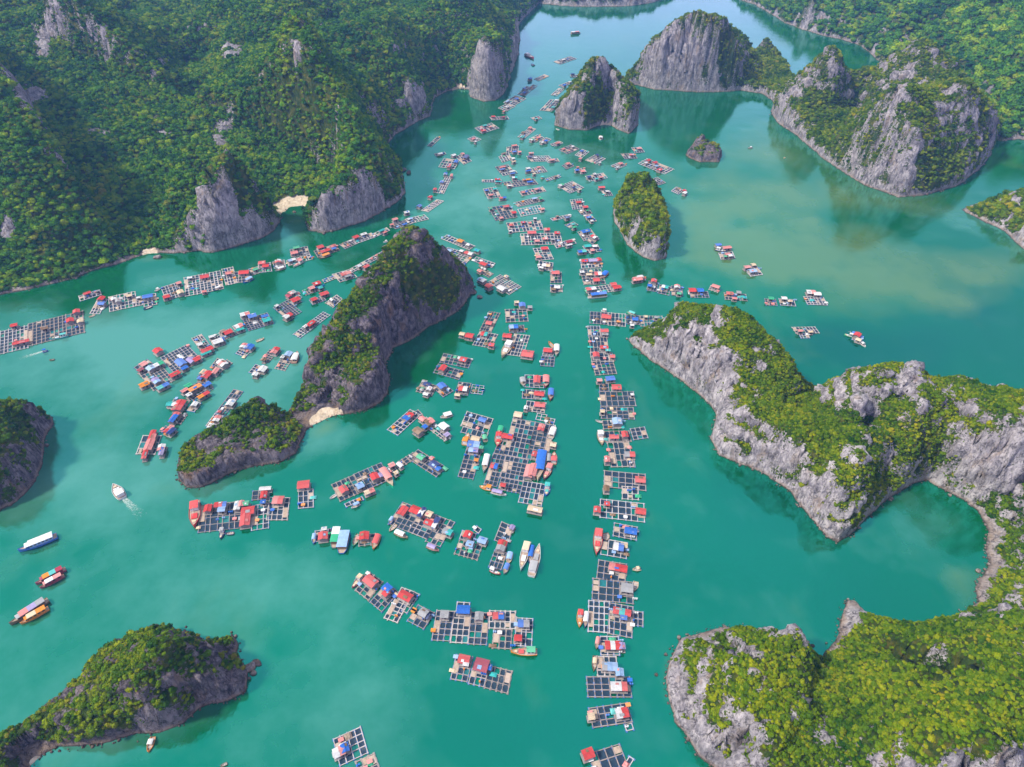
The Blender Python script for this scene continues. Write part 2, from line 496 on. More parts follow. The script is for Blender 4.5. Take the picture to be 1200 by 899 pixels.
def refine(poly, vals, step, amp, seed):
    """break the straight shore segments into an uneven line"""
    P, C = [], []
    for k in range(len(poly)):
        a, b = np.array(poly[k]), np.array(poly[(k + 1) % len(poly)])
        n = max(1, min(60, int(np.linalg.norm(b - a) / step)))
        for i in range(n):
            P.append(a + (b - a) * i / n); C.append(vals[k] + (vals[(k + 1) % len(poly)] - vals[k]) * i / n)
    P = np.array(P)
    q = np.column_stack([P / (step * 3.0), np.full(len(P), seed * 3.7)])
    P = P + amp * np.column_stack([perlin(q), perlin(q + 31.1)]) + 0.5 * amp * np.column_stack([perlin(q * 2.6), perlin(q * 2.6 + 9.1)])
    return P, np.array(C)

LAND = {}
def land(name, label, shore, pts, res, cliff, rock, leaf, leafsize, bias, rough=3.0, slope=3.2, hints=(), sand=(), world_shore=(), world_pts=(),
         seed=1, veglabel='', spacing=2.4, clip=None, rubble=0, shore_amp=1.0, steepk=0.8, relief=3.0, soften=0):
    """shore: waterline pixels (u, v[, cliff height]); pts: points on the surface (u, v, height)"""
    poly = [tuple(at(s[0], s[1])[:2]) for s in shore] + [w[:2] for w in world_shore]
    vals = [s[2] if len(s) > 2 else cliff for s in shore] + [cliff] * len(world_shore)
    poly, vals = refine(poly, vals, 3.0 * shore_amp, 0.9 * shore_amp, seed)
    # a height that would stand before the waterline is lowered along its line of sight until it stands on the land
    def inside(p, m):
        return in_poly(p[:1], p[1:2], poly)[0] and seg_dist(p[:1], p[1:2], poly, vals)[0][0] > m
    cp = []
    for u, v, h in pts:
        for k in range(60):
            hh = h * (1 - k / 60.0)
            if v < 80 and hh < 3: break
            p = at(u, v, hh)
            if inside(p, 0.8 + hh * 0.12):
                cp.append(p); break
    cp += [np.array(w, float) for w in world_pts]
    cp = np.array(cp)
    x0, y0 = poly.min(0); x1, y1 = poly.max(0)
    if clip: x0, y0, x1, y1 = max(x0, clip[0]), max(y0, clip[1]), min(x1, clip[2]), min(y1, clip[3])
    xs = np.arange(x0 - 2 * res, x1 + 2 * res, res); ys = np.arange(y0 - 2 * res, y1 + 2 * res, res)
    GX, GY = np.meshgrid(xs, ys)
    X, Y = GX.ravel(), GY.ravel()
    ins = in_poly(X, Y, poly)
    d, cv = seg_dist(X, Y, poly, vals)
    d = np.where(ins, d, -d)
    # inset ring that carries the cliff top
    ring = poly[::3]; rv = vals[::3]
    cen = []
    for k in range(len(ring)):
        a, b = ring[k - 1], ring[(k + 1) % len(ring)]
        tn = (b - a) / (np.linalg.norm(b - a) + 1e-9)
        for s in (1, -1):
            q = ring[k] + s * np.array((-tn[1], tn[0])) * (1.5 + rv[k] / slope)
            if in_poly(np.array([q[0]]), np.array([q[1]]), poly)[0]:
                if len(cp) == 0 or np.min(np.hypot(cp[:, 0] - q[0], cp[:, 1] - q[1])) > 3 + rv[k] * 0.4:
                    cen.append((q[0], q[1], rv[k]))
                break
    allp = np.vstack([cp, np.array(cen)]) if cen else cp
    D = np.hypot(allp[:, None, 0] - allp[None, :, 0], allp[:, None, 1] - allp[None, :, 1])
    A = np.block([[-D + np.eye(len(allp)) * 1e-3, np.ones((len(allp), 1))], [np.ones((1, len(allp))), np.zeros((1, 1))]])
    wts = np.linalg.solve(A, np.concatenate([allp[:, 2], [0]]))
    H = np.full(len(X), wts[-1])
    for (px, py, _), w in zip(allp, wts[:-1]):
        H -= w * np.hypot(X - px, Y - py)
    q = np.column_stack([X, Y, np.full(len(X), seed * 5.3)])
    rid = fbm(q / (rough * 9), 4, True)
    sm = fbm(q / (rough * 3.2) + 40, 4)
    H = H + relief * (fbm(q * np.array((1.0, 0.6, 1.0)) / (relief * 4.6) + 83, 3, True) - 0.2) * smooth(6, 70, d)
    H = H + rough * (1.3 * rid + 1.1 * sm - 0.15) * smooth(0, 8, d) * (0.3 + 0.7 * smooth(4, 22, H))
    steep = slope * (1.0 + cv / 45.0) * (1.0 + 0.8 * fbm(q / (rough * 2.2) + 7, 3))
    dw = np.maximum(d + (1.1 * sm + 0.9 * fbm(q / (rough * 1.2) + 23, 3)) * rough * 1.25 * smooth(0.5, 7, d), 0.22 * np.maximum(d, 0))
    edge = 0.3 + dw * np.maximum(0.25, steep * smooth(0.0, 6, cv) + 0.15)
    Z = np.minimum(np.maximum(H, 0.4 + 0.02 * np.maximum(d, 0)), edge)
    Z = np.where(d < 0, np.maximum(-3.0, d * 1.2), Z)
    if soften:
        zg = Z.reshape(len(ys), len(xs)).copy()
        for _ in range(soften):
            zb = zg.copy()
            zb[1:-1, 1:-1] = (zg[1:-1, 1:-1] * 2 + zg[:-2, 1:-1] + zg[2:, 1:-1] + zg[1:-1, :-2] + zg[1:-1, 2:]) / 6
            zg = zb
        k = smooth(8, 26, d)
        Z = Z * (1 - k) + zg.ravel() * k
    # ledges between the beds of stone
    sp = rough * 2.3
    zt = Z / sp + 0.8 * fbm(q / (rough * 6) + 61, 3)
    fr = zt - np.floor(zt)
    Z = np.where(Z > 2.5, Z + sp * 0.55 * (smooth(0.25, 0.85, fr) - fr) * smooth(2.5, 8, Z), Z)
    V = np.column_stack([X, Y, Z])
    nx, ny = len(xs), len(ys)
    # relief in all directions
    zz = Z.reshape(ny, nx)
    gy, gx = np.gradient(zz, res)
    nrm = np.stack([-gx, -gy, np.ones_like(gx)], -1).reshape(-1, 3)
    nrm /= np.linalg.norm(nrm, axis=1)[:, None]
    sl = 1 - nrm[:, 2]
    dq = V.copy(); dq[:, 2] *= 0.45
    disp = (fbm(dq / (rough * 1.7) + seed, 4, True) * 0.55 + perlin(dq / (rough * 0.8) + 3) * 0.35 + fbm(dq / (rough * 0.45) + 13, 3, True) * 0.30) * rough * 0.85 * smooth(0.12, 0.5, sl) * smooth(-0.5, 3, d)
    V = V + nrm * disp[:, None] * np.array((1, 1, 0.6))
    # where plants grow
    pu, pv = project(V)
    vq = q.copy()
    veg = bias + 0.62 - steepk * smooth(0.2, 0.8, sl) + 0.8 * fbm(vq / (rough * 4.0) + 11, 4) + 1.25 * fbm(np.column_stack([vq[:, :2], V[:, 2] * 0.6]) / (rough * 1.5) + 19, 4)
    veg -= 1.2 * (1 - smooth(0.6, 3.2, V[:, 2]))
    hn = fbm(vq / (rough * 1.4) + 71, 3)
    for u, v, ru, rv_, amt in hints:
        rr = np.sqrt(((pu - u) / ru) ** 2 + ((pv - v) / rv_) ** 2)
        veg += amt * (1 - smooth(0.35, 1.35, rr + 0.55 * sm + 0.35 * hn))
    sd_ = np.zeros(len(X))
    for u, v, rad in sand:
        c = at(u, v)
        sd_ = np.maximum(sd_, (1 - smooth(0.6, 1.1, np.hypot(X - c[0], Y - c[1]) / rad)) * (V[:, 2] < 3.5))
    veg = np.where(sd_ > 0.3, 0.0, veg)
    crag = (1 - smooth(-0.25, 0.30, veg)) * smooth(2, 6, d) * smooth(3, 8, V[:, 2])
    V = V + nrm * (crag * rough * (0.75 * fbm(dq / (rough * 0.9) + 51, 4, True) + 0.1))[:, None]
    keep = d > -2.2 * res
    keep &= (X > x0 - 2 * res)
    idx = -np.ones(len(X), int); idx[keep] = np.arange(keep.sum())
    I, J = np.meshgrid(np.arange(nx - 1), np.arange(ny - 1))
    a = (J * nx + I).ravel()
    F = np.stack([a, a + 1, a + nx + 1, a + nx], 1)
    F = F[(idx[F] >= 0).all(1)]
    me = fast_mesh(name, V[keep], idx[F])
    set_attr(me, 'veg', np.clip(veg[keep], 0, 1)); set_attr(me, 'sand', sd_[keep])
    me.polygons.foreach_set('use_smooth', np.ones(len(me.polygons), bool))
    me.materials.append(M_ROCK[rock])
    o = tag(link(name, me), label, kind='structure')
    # plants
    rg = np.random.RandomState(seed + 100)
    area_n = int((d > 0).sum() * res * res / (spacing * spacing) * 1.5)
    fx = rg.uniform(0, nx - 2, area_n * 2); fy = rg.uniform(0, ny - 2, area_n * 2)
    k = (np.floor(fy) * nx + np.floor(fx)).astype(int)
    def lerp(arr):
        tx, ty = fx % 1, fy % 1
        if arr.ndim > 1: tx, ty = tx[:, None], ty[:, None]
        return (arr[k] * (1 - tx) + arr[k + 1] * tx) * (1 - ty) + (arr[k + nx] * (1 - tx) + arr[k + nx + 1] * tx) * ty
    PV, pveg, pd, pn = lerp(V), lerp(veg), lerp(d), lerp(nrm)
    m = (pd > 1.0) & (pveg > 0.36 + rg.uniform(-0.22, 0.22, len(pveg))) & (PV[:, 2] > 0.8)
    uu, vv = project(PV)
    m &= (uu > -160) & (uu < 1360) & (vv > -90) & (vv < 1010)
    # as many as the real area of the sloping ground asks for
    dens = area_n * 2.0 / ((nx - 2) * (ny - 2) * res * res)
    want = 1.0 / (spacing * spacing) * np.clip(1.0 / np.maximum(pn[:, 2], 0.45), 1, 1.9)
    m &= rg.uniform(size=len(m)) < want / dens
    PV, pveg, pn = PV[m], pveg[m], pn[m]
    s = leafsize * rg.uniform(0.55, 1.15, len(PV)) * (1 + 0.75 * (rg.uniform(size=len(PV)) > 0.93)) * np.clip(0.45 + pveg * 0.75, 0.4, 1.05)
    size = np.column_stack([s * rg.uniform(0.85, 1.2, len(s)), s * rg.uniform(0.85, 1.2, len(s)), s * rg.uniform(0.6, 1.25, len(s))])
    turn = np.column_stack([rg.normal(size=len(s)) * 0.15, rg.normal(size=len(s)) * 0.15, rg.uniform(0, 6.28, len(s))])
    PV = PV + pn * (s * 0.22)[:, None]
    PV[:, 2] += s * 0.10
    if len(PV):
        points_object('undergrowth' if leaf != 'forest' else 'forest', PV, size, turn, CLUMPS[leaf], veglabel or 'green scrub growing over the ' + label)
    print('LAND', name, 'verts', keep.sum(), 'plants', len(PV), 'max', round(Z.max(), 1))
    if rubble:
        mm = rg.randint(0, len(poly), rubble)
        t = rg.uniform(size=rubble)[:, None]
        P = poly[mm] * (1 - t) + poly[(mm + 1) % len(poly)] * t
        P = P + rg.normal(size=P.shape) * (0.45 + 0.4 * shore_amp)
        u_, v_ = project(np.column_stack([P, np.zeros(len(P))]))
        P = P[(u_ > -100) & (u_ < 1300) & (v_ > -30) & (v_ < 960)]
        s = np.abs(rg.gamma(1.2, 0.20, len(P))) * (0.5 + 0.4 * shore_amp) + 0.12
        points_object('shore_rubble', np.column_stack([P, rg.uniform(-0.15, 0.25, len(P))]), np.repeat(s[:, None], 3, 1),
                      rg.uniform(0, 6.28, (len(P), 3)), STONES[rock], 'loose rubble along the waterline of the ' + label)
    return o
# far shore first, then nearer and nearer
land('hill', 'low far shore closing the channel at the top', [(622, -6), (632, 4), (665, 7), (700, 8), (740, 7), (765, 3), (790, -8)],
     [(700, -8, 38), (660, -6, 25), (740, -8, 22)], 6.0, 10, 'far', 'forest', 4.6, 0.25, 5, world_shore=[(420, 1900), (60, 1900)], seed=2,
     veglabel='far green wood on the low shore at the top', spacing=4.5, shore_amp=3)

land('hill', 'steep green forested mainland with limestone crags in the upper left corner',
     [(-160, 372, 2), (0, 346, 2), (30, 340, 2), (60, 333, 3), (85, 326, 4), (110, 317, 4), (140, 308, 2), (160, 301, 0.5), (178, 297, 0.3), (192, 297, 1.5), (210, 297, 5),
      (232, 294, 22), (250, 296, 30), (268, 291, 28), (285, 286, 22), (305, 280, 14), (322, 270, 9), (328, 258, 4), (330, 250, 0.4), (342, 242, 0.2), (357, 241, 0.2), (364, 249, 0.5), (359, 259, 6), (362, 270, 16),
      (380, 273, 24), (400, 268, 26), (425, 260, 26), (448, 248, 22), (466, 236, 22), (473, 226, 18), (474, 214, 14), (464, 198, 10), (456, 186, 8), (450, 172, 8), (462, 158, 8), (477, 150, 14), (490, 142, 14), (503, 136, 12),
      (506, 122, 6), (510, 114, 6), (523, 107, 5), (538, 104, 2), (550, 105, 8), (552, 114, 45), (567, 119, 52), (580, 118, 50), (590, 110, 40), (594, 100, 34), (598, 87, 26), (606, 66, 24), (609, 47, 20), (603, 34, 14), (613, 22, 14), (631, 4, 12), (640, -14, 10)],
     [(100, 200, 45), (60, 120, 70), (50, 37, 105), (80, 28, 95), (30, 80, 88), (150, 60, 85), (232, 105, 20), (240, 190, 9), (243, 150, 12), (205, 125, 44), (190, 95, 70), (210, 40, 20), (150, 10, 80), (0, 50, 16), (8, 105, 40), (0, 0, 70),
      (20, 250, 22), (60, 290, 12), (140, 270, 14), (160, 215, 42), (200, 250, 18), (215, 215, 20), (30, 180, 58), (130, 130, 76), (150, 170, 60),
      (265, 140, 86), (258, 165, 74), (244, 205, 50), (238, 240, 26), (262, 230, 30), (288, 200, 18), (298, 175, 18), (300, 240, 10), (320, 215, 9), (340, 225, 5),
      (330, 150, 44), (312, 160, 30), (370, 110, 80), (365, 60, 102), (347, 20, 120), (318, 2, 92), (398, 62, 38), (398, 100, 36), (378, 160, 50), (360, 200, 32), (352, 226, 8), (375, 232, 20), (290, 90, 44), (315, 50, 66), (255, 60, 26), (275, 120, 30),
      (395, 123, 66), (420, 142, 54), (440, 172, 42), (452, 200, 28), (420, 200, 36), (400, 220, 30), (462, 214, 20),
      (433, 8, 84), (408, 30, 42), (455, 40, 62), (448, 78, 50), (467, 68, 52), (478, 92, 40), (490, 105, 30), (497, 122, 18), (440, 112, 46), (424, 96, 50), (445, 140, 28),
      (500, 20, 62), (520, 45, 44), (540, 62, 30), (522, 85, 14), (540, 92, 8), (560, 40, 50), (568, 44, 68), (580, 40, 67), (590, 55, 50), (575, 30, 62), (548, 10, 64), (600, 10, 46), (615, 5, 24)],
     2.8, 8, 'far', 'forest', 2.0, 0.58, 6.0, slope=3.0,
     hints=((345, 125, 60, 55, 1.3), (52, 55, 16, 22, -1.1), (36, 112, 22, 14, -1.1), (112, 155, 18, 7, -.9), (10, 268, 14, 20, -1.0), (258, 160, 13, 24, -.9), (252, 250, 26, 40, -.8), (192, 155, 7, 6, -.9), (275, 60, 16, 8, -.8), (235, 32, 24, 8, -.6), (300, 268, 28, 14, -.7), (300, 215, 34, 40, .5),
            (385, 245, 18, 28, -.8), (440, 240, 38, 14, -.55), (395, 135, 14, 16, -.6), (570, 85, 20, 36, -1.1), (605, 60, 10, 40, -.7), (330, 20, 20, 14, -.35), (355, 60, 10, 50, -.2), (270, 60, 18, 10, -.5), (490, 115, 14, 20, -.5),
            (465, 60, 12, 14, -.4), (100, 90, 60, 60, .25), (70, 250, 60, 60, .3)),
     sand=((346, 244, 21), (176, 297, 6), (357, 244, 14), (537, 103, 14)), world_shore=[(150, 1900), (-1500, 1900), (-1500, 460)],
     world_pts=[(-350, 900, 95), (-600, 760, 110), (-200, 1000, 90), (-700, 1100, 130), (-420, 1200, 120), (-60, 1150, 80), (-900, 600, 90), (-560, 560, 60), (-420, 470, 25)],
     seed=3, steepk=0.62, relief=46.0, soften=4, clip=(-760, 300, 140, 1500), veglabel='dense dark green forest covering the steep mainland', spacing=2.05, rubble=1500, shore_amp=1.8)

land('hill', 'green mainland slope with scattered grey crags in the upper right corner',
     [(860, -14), (868, 0), (883, 5), (905, 17), (923, 28), (945, 36), (967, 42), (990, 47), (1007, 53), (1020, 61), (1027, 70), (1050, 78), (1090, 90), (1130, 118), (1158, 150), (1170, 166), (1195, 163), (1240, 168), (1320, 182)],
     [(950, 10, 38), (1050, 30, 28), (1000, 20, 26), (1100, 10, 58), (1180, 0, 72), (1150, 60, 38), (1190, 100, 30), (950, -4, 55), (1060, 5, 60), (1120, 40, 42), (1170, 130, 14), (1195, 60, 55), (1080, 45, 25), (920, 2, 20), (1040, 55, 14)],
     4.5, 7, 'far', 'forest', 4.4, 0.50, 6.0, world_shore=[(1700, 560), (1700, 2000), (430, 2000)], world_pts=[(900, 1100, 110), (700, 1400, 90), (1200, 900, 120)],
     seed=4, steepk=0.6, relief=30.0, soften=3, clip=(300, 500, 1150, 1700), veglabel='green wood covering the slope in the upper right corner', spacing=4.0, rubble=500, shore_amp=2.5,
     hints=((960, 22, 30, 12, -.5), (1070, 55, 20, 20, -.5), (1020, 30, 22, 12, -.3), (1150, 90, 26, 20, -.3), (1110, 20, 30, 16, -.2)))

land('hill', 'grey crag ridge island with tall pale cliff and peaks on the upper right',
     [(727, 98, 5), (747, 100, 6), (767, 105, 30), (785, 106, 55), (800, 107, 66), (822, 108, 66), (843, 108, 62), (858, 107, 50), (866, 106, 12), (893, 110, 7), (907, 118, 10), (904, 132, 16), (915, 147, 20), (933, 158, 12), (947, 170, 8), (967, 187, 6), (987, 200, 6), (1013, 217, 6), (1053, 231, 8), (1080, 229, 8), (1107, 223, 8),
      (1130, 213, 14), (1147, 197, 24), (1160, 182, 30), (1166, 170, 22), (1140, 138), (1100, 112), (1060, 98), (1025, 106), (1006, 116, 8), (993, 119, 26), (985, 118, 40), (967, 114, 34), (951, 108, 20), (938, 101, 8), (927, 90, 4), (919, 74, 4), (910, 66, 6), (896, 64, 10), (880, 67, 8), (874, 78, 3), (862, 80, 40), (835, 78, 50), (800, 80, 40), (765, 84), (740, 88, 4)],
     [(813, 14, 84), (800, 22, 78), (827, 20, 80), (838, 21, 79), (852, 24, 76), (858, 40, 64), (783, 34, 62), (770, 46, 48), (760, 58, 38), (752, 70, 26), (738, 86, 9),
      (897, 48, 19), (905, 56, 11), (885, 92, 7), (900, 84, 6), (917, 82, 7), (870, 95, 9), (912, 100, 10), (973, 58, 68), (962, 70, 58), (942, 86, 42), (922, 106, 26), (981, 68, 62), (966, 124, 22), (985, 134, 11), (1000, 132, 9),
      (1060, 104, 74), (1040, 112, 66), (1020, 126, 50), (1005, 150, 24), (1030, 160, 40), (1040, 190, 24), (1070, 150, 52), (1080, 190, 26), (1128, 93, 76), (1110, 105, 66), (1094, 118, 56), (1140, 110, 64), (1155, 122, 52), (1168, 136, 42), (1120, 160, 34), (1100, 190, 20), (1080, 50, 74), (1060, 62, 58), (1040, 80, 48), (1015, 100, 32), (1100, 62, 64), (1120, 80, 52)],
     1.7, 8, 'far', 'scrub', 1.6, 0.28, 4.6, seed=5, steepk=0.6, spacing=1.9, rubble=900, shore_amp=1.8,
     hints=((850, 60, 12, 34, .9), (795, 70, 34, 30, -.8), (820, 22, 26, 8, .4), (885, 92, 26, 12, .6), (975, 125, 26, 14, .7), (1000, 165, 30, 22, .25), (1095, 195, 28, 30, .55), (1060, 130, 24, 22, -.35), (1120, 120, 22, 20, -.3), (1045, 90, 40, 20, -.2), (935, 100, 18, 24, -.3), (1015, 205, 14, 8, -.3), (1060, 205, 16, 20, -.3)),
     veglabel='patchy yellow green scrub on the grey crag ridge island')

land('hill', 'low green islet with pale shore cut off by the right edge',
     [(1127, 246, 1), (1150, 258, 2), (1177, 271, 3), (1197, 290, 5), (1230, 310), (1300, 300), (1300, 236), (1200, 233), (1160, 236, 2), (1140, 240, 1)],
     [(1160, 232, 7), (1200, 224, 20), (1180, 250, 12), (1210, 260, 16)], 1.6, 4, 'pale', 'scrub', 2.2, 0.3, 3.0, seed=6, spacing=2.0, rubble=300,
     hints=((1195, 240, 12, 12, -.5), (1170, 262, 20, 8, -.5)), veglabel='light green scrub on the low islet by the right edge')

land('hill', 'small jagged grey sea stack alone in open water',
     [(803, 182), (811, 187), (820, 190), (832, 190), (843, 190), (846, 182), (840, 176), (826, 173), (812, 175)],
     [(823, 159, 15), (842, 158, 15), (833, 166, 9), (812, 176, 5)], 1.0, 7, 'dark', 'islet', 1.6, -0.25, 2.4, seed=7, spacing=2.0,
     veglabel='sparse bushes on the small jagged sea stack')

land('hill', 'grey pinnacle islet with pale cliffs beside the far rafts',
     [(650, 147, 22), (667, 152, 26), (687, 153, 22), (700, 148, 8), (708, 146, 3), (716, 147, 8), (724, 152, 22), (737, 157, 24), (747, 147, 22), (748, 130, 20), (736, 118, 18), (715, 110, 18), (690, 112, 18), (665, 124, 16), (653, 136, 14)],
     [(707, 65, 66), (697, 78, 58), (690, 92, 46), (668, 108, 37), (656, 128, 20), (716, 80, 60), (728, 99, 42), (736, 112, 32), (742, 124, 22), (712, 112, 34), (690, 118, 34)],
     1.4, 16, 'far', 'islet', 2.0, 0.36, 4.5, slope=3.6, seed=8, steepk=0.6, spacing=2.1, hints=((700, 120, 16, 26, .7), (668, 135, 18, 16, -.5), (742, 142, 8, 14, -.6), (705, 78, 8, 14, -.4)), sand=((709, 146, 8),),
     veglabel='bushes on the grey pinnacle islet beside the far rafts')

land('hill', 'narrow cone islet covered in bright green with pale foot',
     [(719, 247, 8), (720, 258, 12), (727, 271, 10), (735, 286, 12), (744, 295, 14), (755, 302, 16), (767, 306, 18), (780, 303, 18), (782, 292, 18), (780, 276, 16), (775, 258, 18), (770, 244, 18), (758, 234, 14), (742, 230, 12), (728, 233, 10), (720, 240, 8)],
     [(747, 203, 37), (738, 212, 32), (757, 208, 33), (728, 236, 18), (745, 235, 34), (762, 228, 30), (768, 244, 22), (750, 258, 24), (762, 262, 25), (772, 272, 20), (757, 278, 20), (735, 262, 17)],
     1.2, 12, 'pale', 'scrub', 1.9, 0.50, 3.0, slope=3.4, seed=9, steepk=0.45, spacing=1.6, hints=((770, 285, 10, 14, -.6), (752, 299, 22, 7, -.8), (721, 262, 5, 14, -.7)), veglabel='bright green scrub over the narrow cone islet')

land('hill', 'long dark humped rock island in the middle of the rafts',
     [(353, 517, 4), (358, 505, 1.5), (366, 498, 0.4), (383, 490, 0.2), (396, 486, 0.6), (405, 485, 5), (427, 481, 16), (445, 472, 20), (454, 462, 20), (456, 447, 22), (451, 428, 26), (460, 408, 26), (480, 400, 22), (492, 390, 22), (503, 383, 20), (520, 374, 18), (533, 367, 12), (545, 355, 6), (550, 346, 6), (556, 336, 5),
      (550, 329), (533, 314), (512, 300), (490, 292), (470, 298), (452, 318), (436, 340), (420, 364), (400, 391), (382, 414), (368, 434), (358, 455, 6), (347, 474, 4), (336, 485, 2), (322, 486, 4), (304, 486), (288, 494), (262, 508), (237, 521), (217, 529, 4), (210, 544, 5), (210, 562, 6), (220, 572, 8), (235, 571, 8), (247, 567, 7), (262, 559, 7), (277, 552, 9), (300, 546, 8), (327, 542, 6), (347, 531, 5)],
     [(495, 274, 53.3), (508, 286, 46.4), (518, 298, 39.6), (528, 307, 34.4), (541, 320, 24.9), (548, 333, 12.9), (483, 271, 55.9), (470, 280, 52.5), (455, 298, 48.2), (492, 284, 51.6), (430, 330, 40.4), (415, 345, 36.1), (400, 361, 32.7), (384, 390, 26.7), (371, 414, 20.6), (358, 434, 13.8), (348, 462, 7.7), (335, 488, 2.6),
      (500, 302, 43.0), (512, 306, 37.8), (523, 312, 32.7), (537, 322, 24.1), (543, 335, 13.8), (470, 330, 39.6), (440, 380, 25.8), (420, 420, 17.2), (400, 450, 10.3), (380, 470, 4.3), (455, 350, 36.1), (480, 370, 29.2), (510, 350, 27.5),
      (300, 472, 14.6), (310, 478, 12.9), (287, 482, 12.9), (260, 501, 11.2), (234, 514, 7.7), (280, 512, 12.0), (320, 510, 6.9), (240, 540, 5.2)],
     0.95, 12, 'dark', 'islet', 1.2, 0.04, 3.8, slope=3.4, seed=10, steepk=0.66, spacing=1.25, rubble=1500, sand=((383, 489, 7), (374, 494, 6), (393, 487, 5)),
     hints=((495, 330, 26, 34, 1.2), (520, 335, 22, 28, 1.1), (290, 520, 50, 34, -.45), (470, 290, 18, 18, .5), (425, 345, 26, 18, .4), (400, 420, 22, 24, .5), (400, 360, 14, 34, .3), (450, 305, 12, 24, .4), (440, 400, 34, 50, -.25), (460, 380, 26, 30, -.35), (395, 465, 40, 18, -.3), (300, 500, 36, 24, -.1), (220, 545, 14, 20, .35), (262, 505, 40, 10, .4), (545, 350, 16, 12, -.6)),
     veglabel='green and rusty scrub on the long dark humped rock island')

land('hill', 'dark bushy islet cut off by the left edge',
     [(63, 497, 5), (57, 507, 6), (53, 515, 6), (51, 530, 6), (49, 545, 7), (42, 564, 8), (30, 578, 8), (18, 588, 6), (0, 598, 6), (-60, 622), (-120, 600), (-120, 510), (-60, 498), (0, 492), (20, 490), (40, 490), (52, 489, 4), (62, 488, 3)],
     [(0, 471, 20), (20, 472, 19), (40, 479, 13), (10, 500, 24), (-30, 480, 26), (50, 484, 6), (35, 505, 15), (20, 535, 17), (0, 550, 17), (-40, 540, 22), (35, 545, 9)],
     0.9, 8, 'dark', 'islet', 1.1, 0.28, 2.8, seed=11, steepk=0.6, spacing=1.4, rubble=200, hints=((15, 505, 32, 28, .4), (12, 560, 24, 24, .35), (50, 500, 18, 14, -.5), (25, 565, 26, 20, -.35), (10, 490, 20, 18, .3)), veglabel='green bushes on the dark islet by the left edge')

land('hill', 'dark rounded island with green bushes and a pale cliff at the lower left',
     [(283, 774, 3), (290, 787, 4), (289, 810, 9), (267, 820, 10), (250, 823, 9), (233, 830, 9), (213, 848, 7), (187, 857, 7), (150, 864, 7), (127, 870, 6), (95, 874, 4), (67, 876, 2), (50, 884, 0.6), (33, 898, 0.6), (10, 920), (-60, 960), (-120, 960), (-60, 905), (0, 872), (45, 845), (75, 820), (100, 797), (125, 772), (140, 758), (160, 748), (185, 738), (210, 741), (235, 750), (252, 758, 4), (264, 752, 3), (274, 745, 3), (281, 757, 3), (277, 765, 2)],
     [(183, 722, 15), (190, 760, 28), (150, 729, 13), (160, 790, 25), (228, 740, 12), (240, 790, 15), (112, 765, 10), (110, 820, 15), (80, 799, 7), (50, 825, 7), (50, 850, 11), (0, 856, 7), (10, 880, 11), (268, 802, 10), (262, 748, 5), (210, 820, 14), (150, 840, 13), (100, 855, 8), (205, 755, 24)],
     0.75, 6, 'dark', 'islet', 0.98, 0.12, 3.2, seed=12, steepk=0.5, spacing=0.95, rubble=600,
     hints=((120, 840, 60, 20, .4), (200, 822, 40, 18, .4), (255, 802, 28, 16, -.9), (75, 815, 30, 20, -.3), (230, 745, 22, 14, -.35), (195, 840, 30, 16, -.35), (190, 770, 40, 26, .3), (60, 850, 30, 16, .05), (145, 745, 16, 10, -.2)), sand=((42, 893, 2.2),), veglabel='rounded olive green bushes on the lower left island')

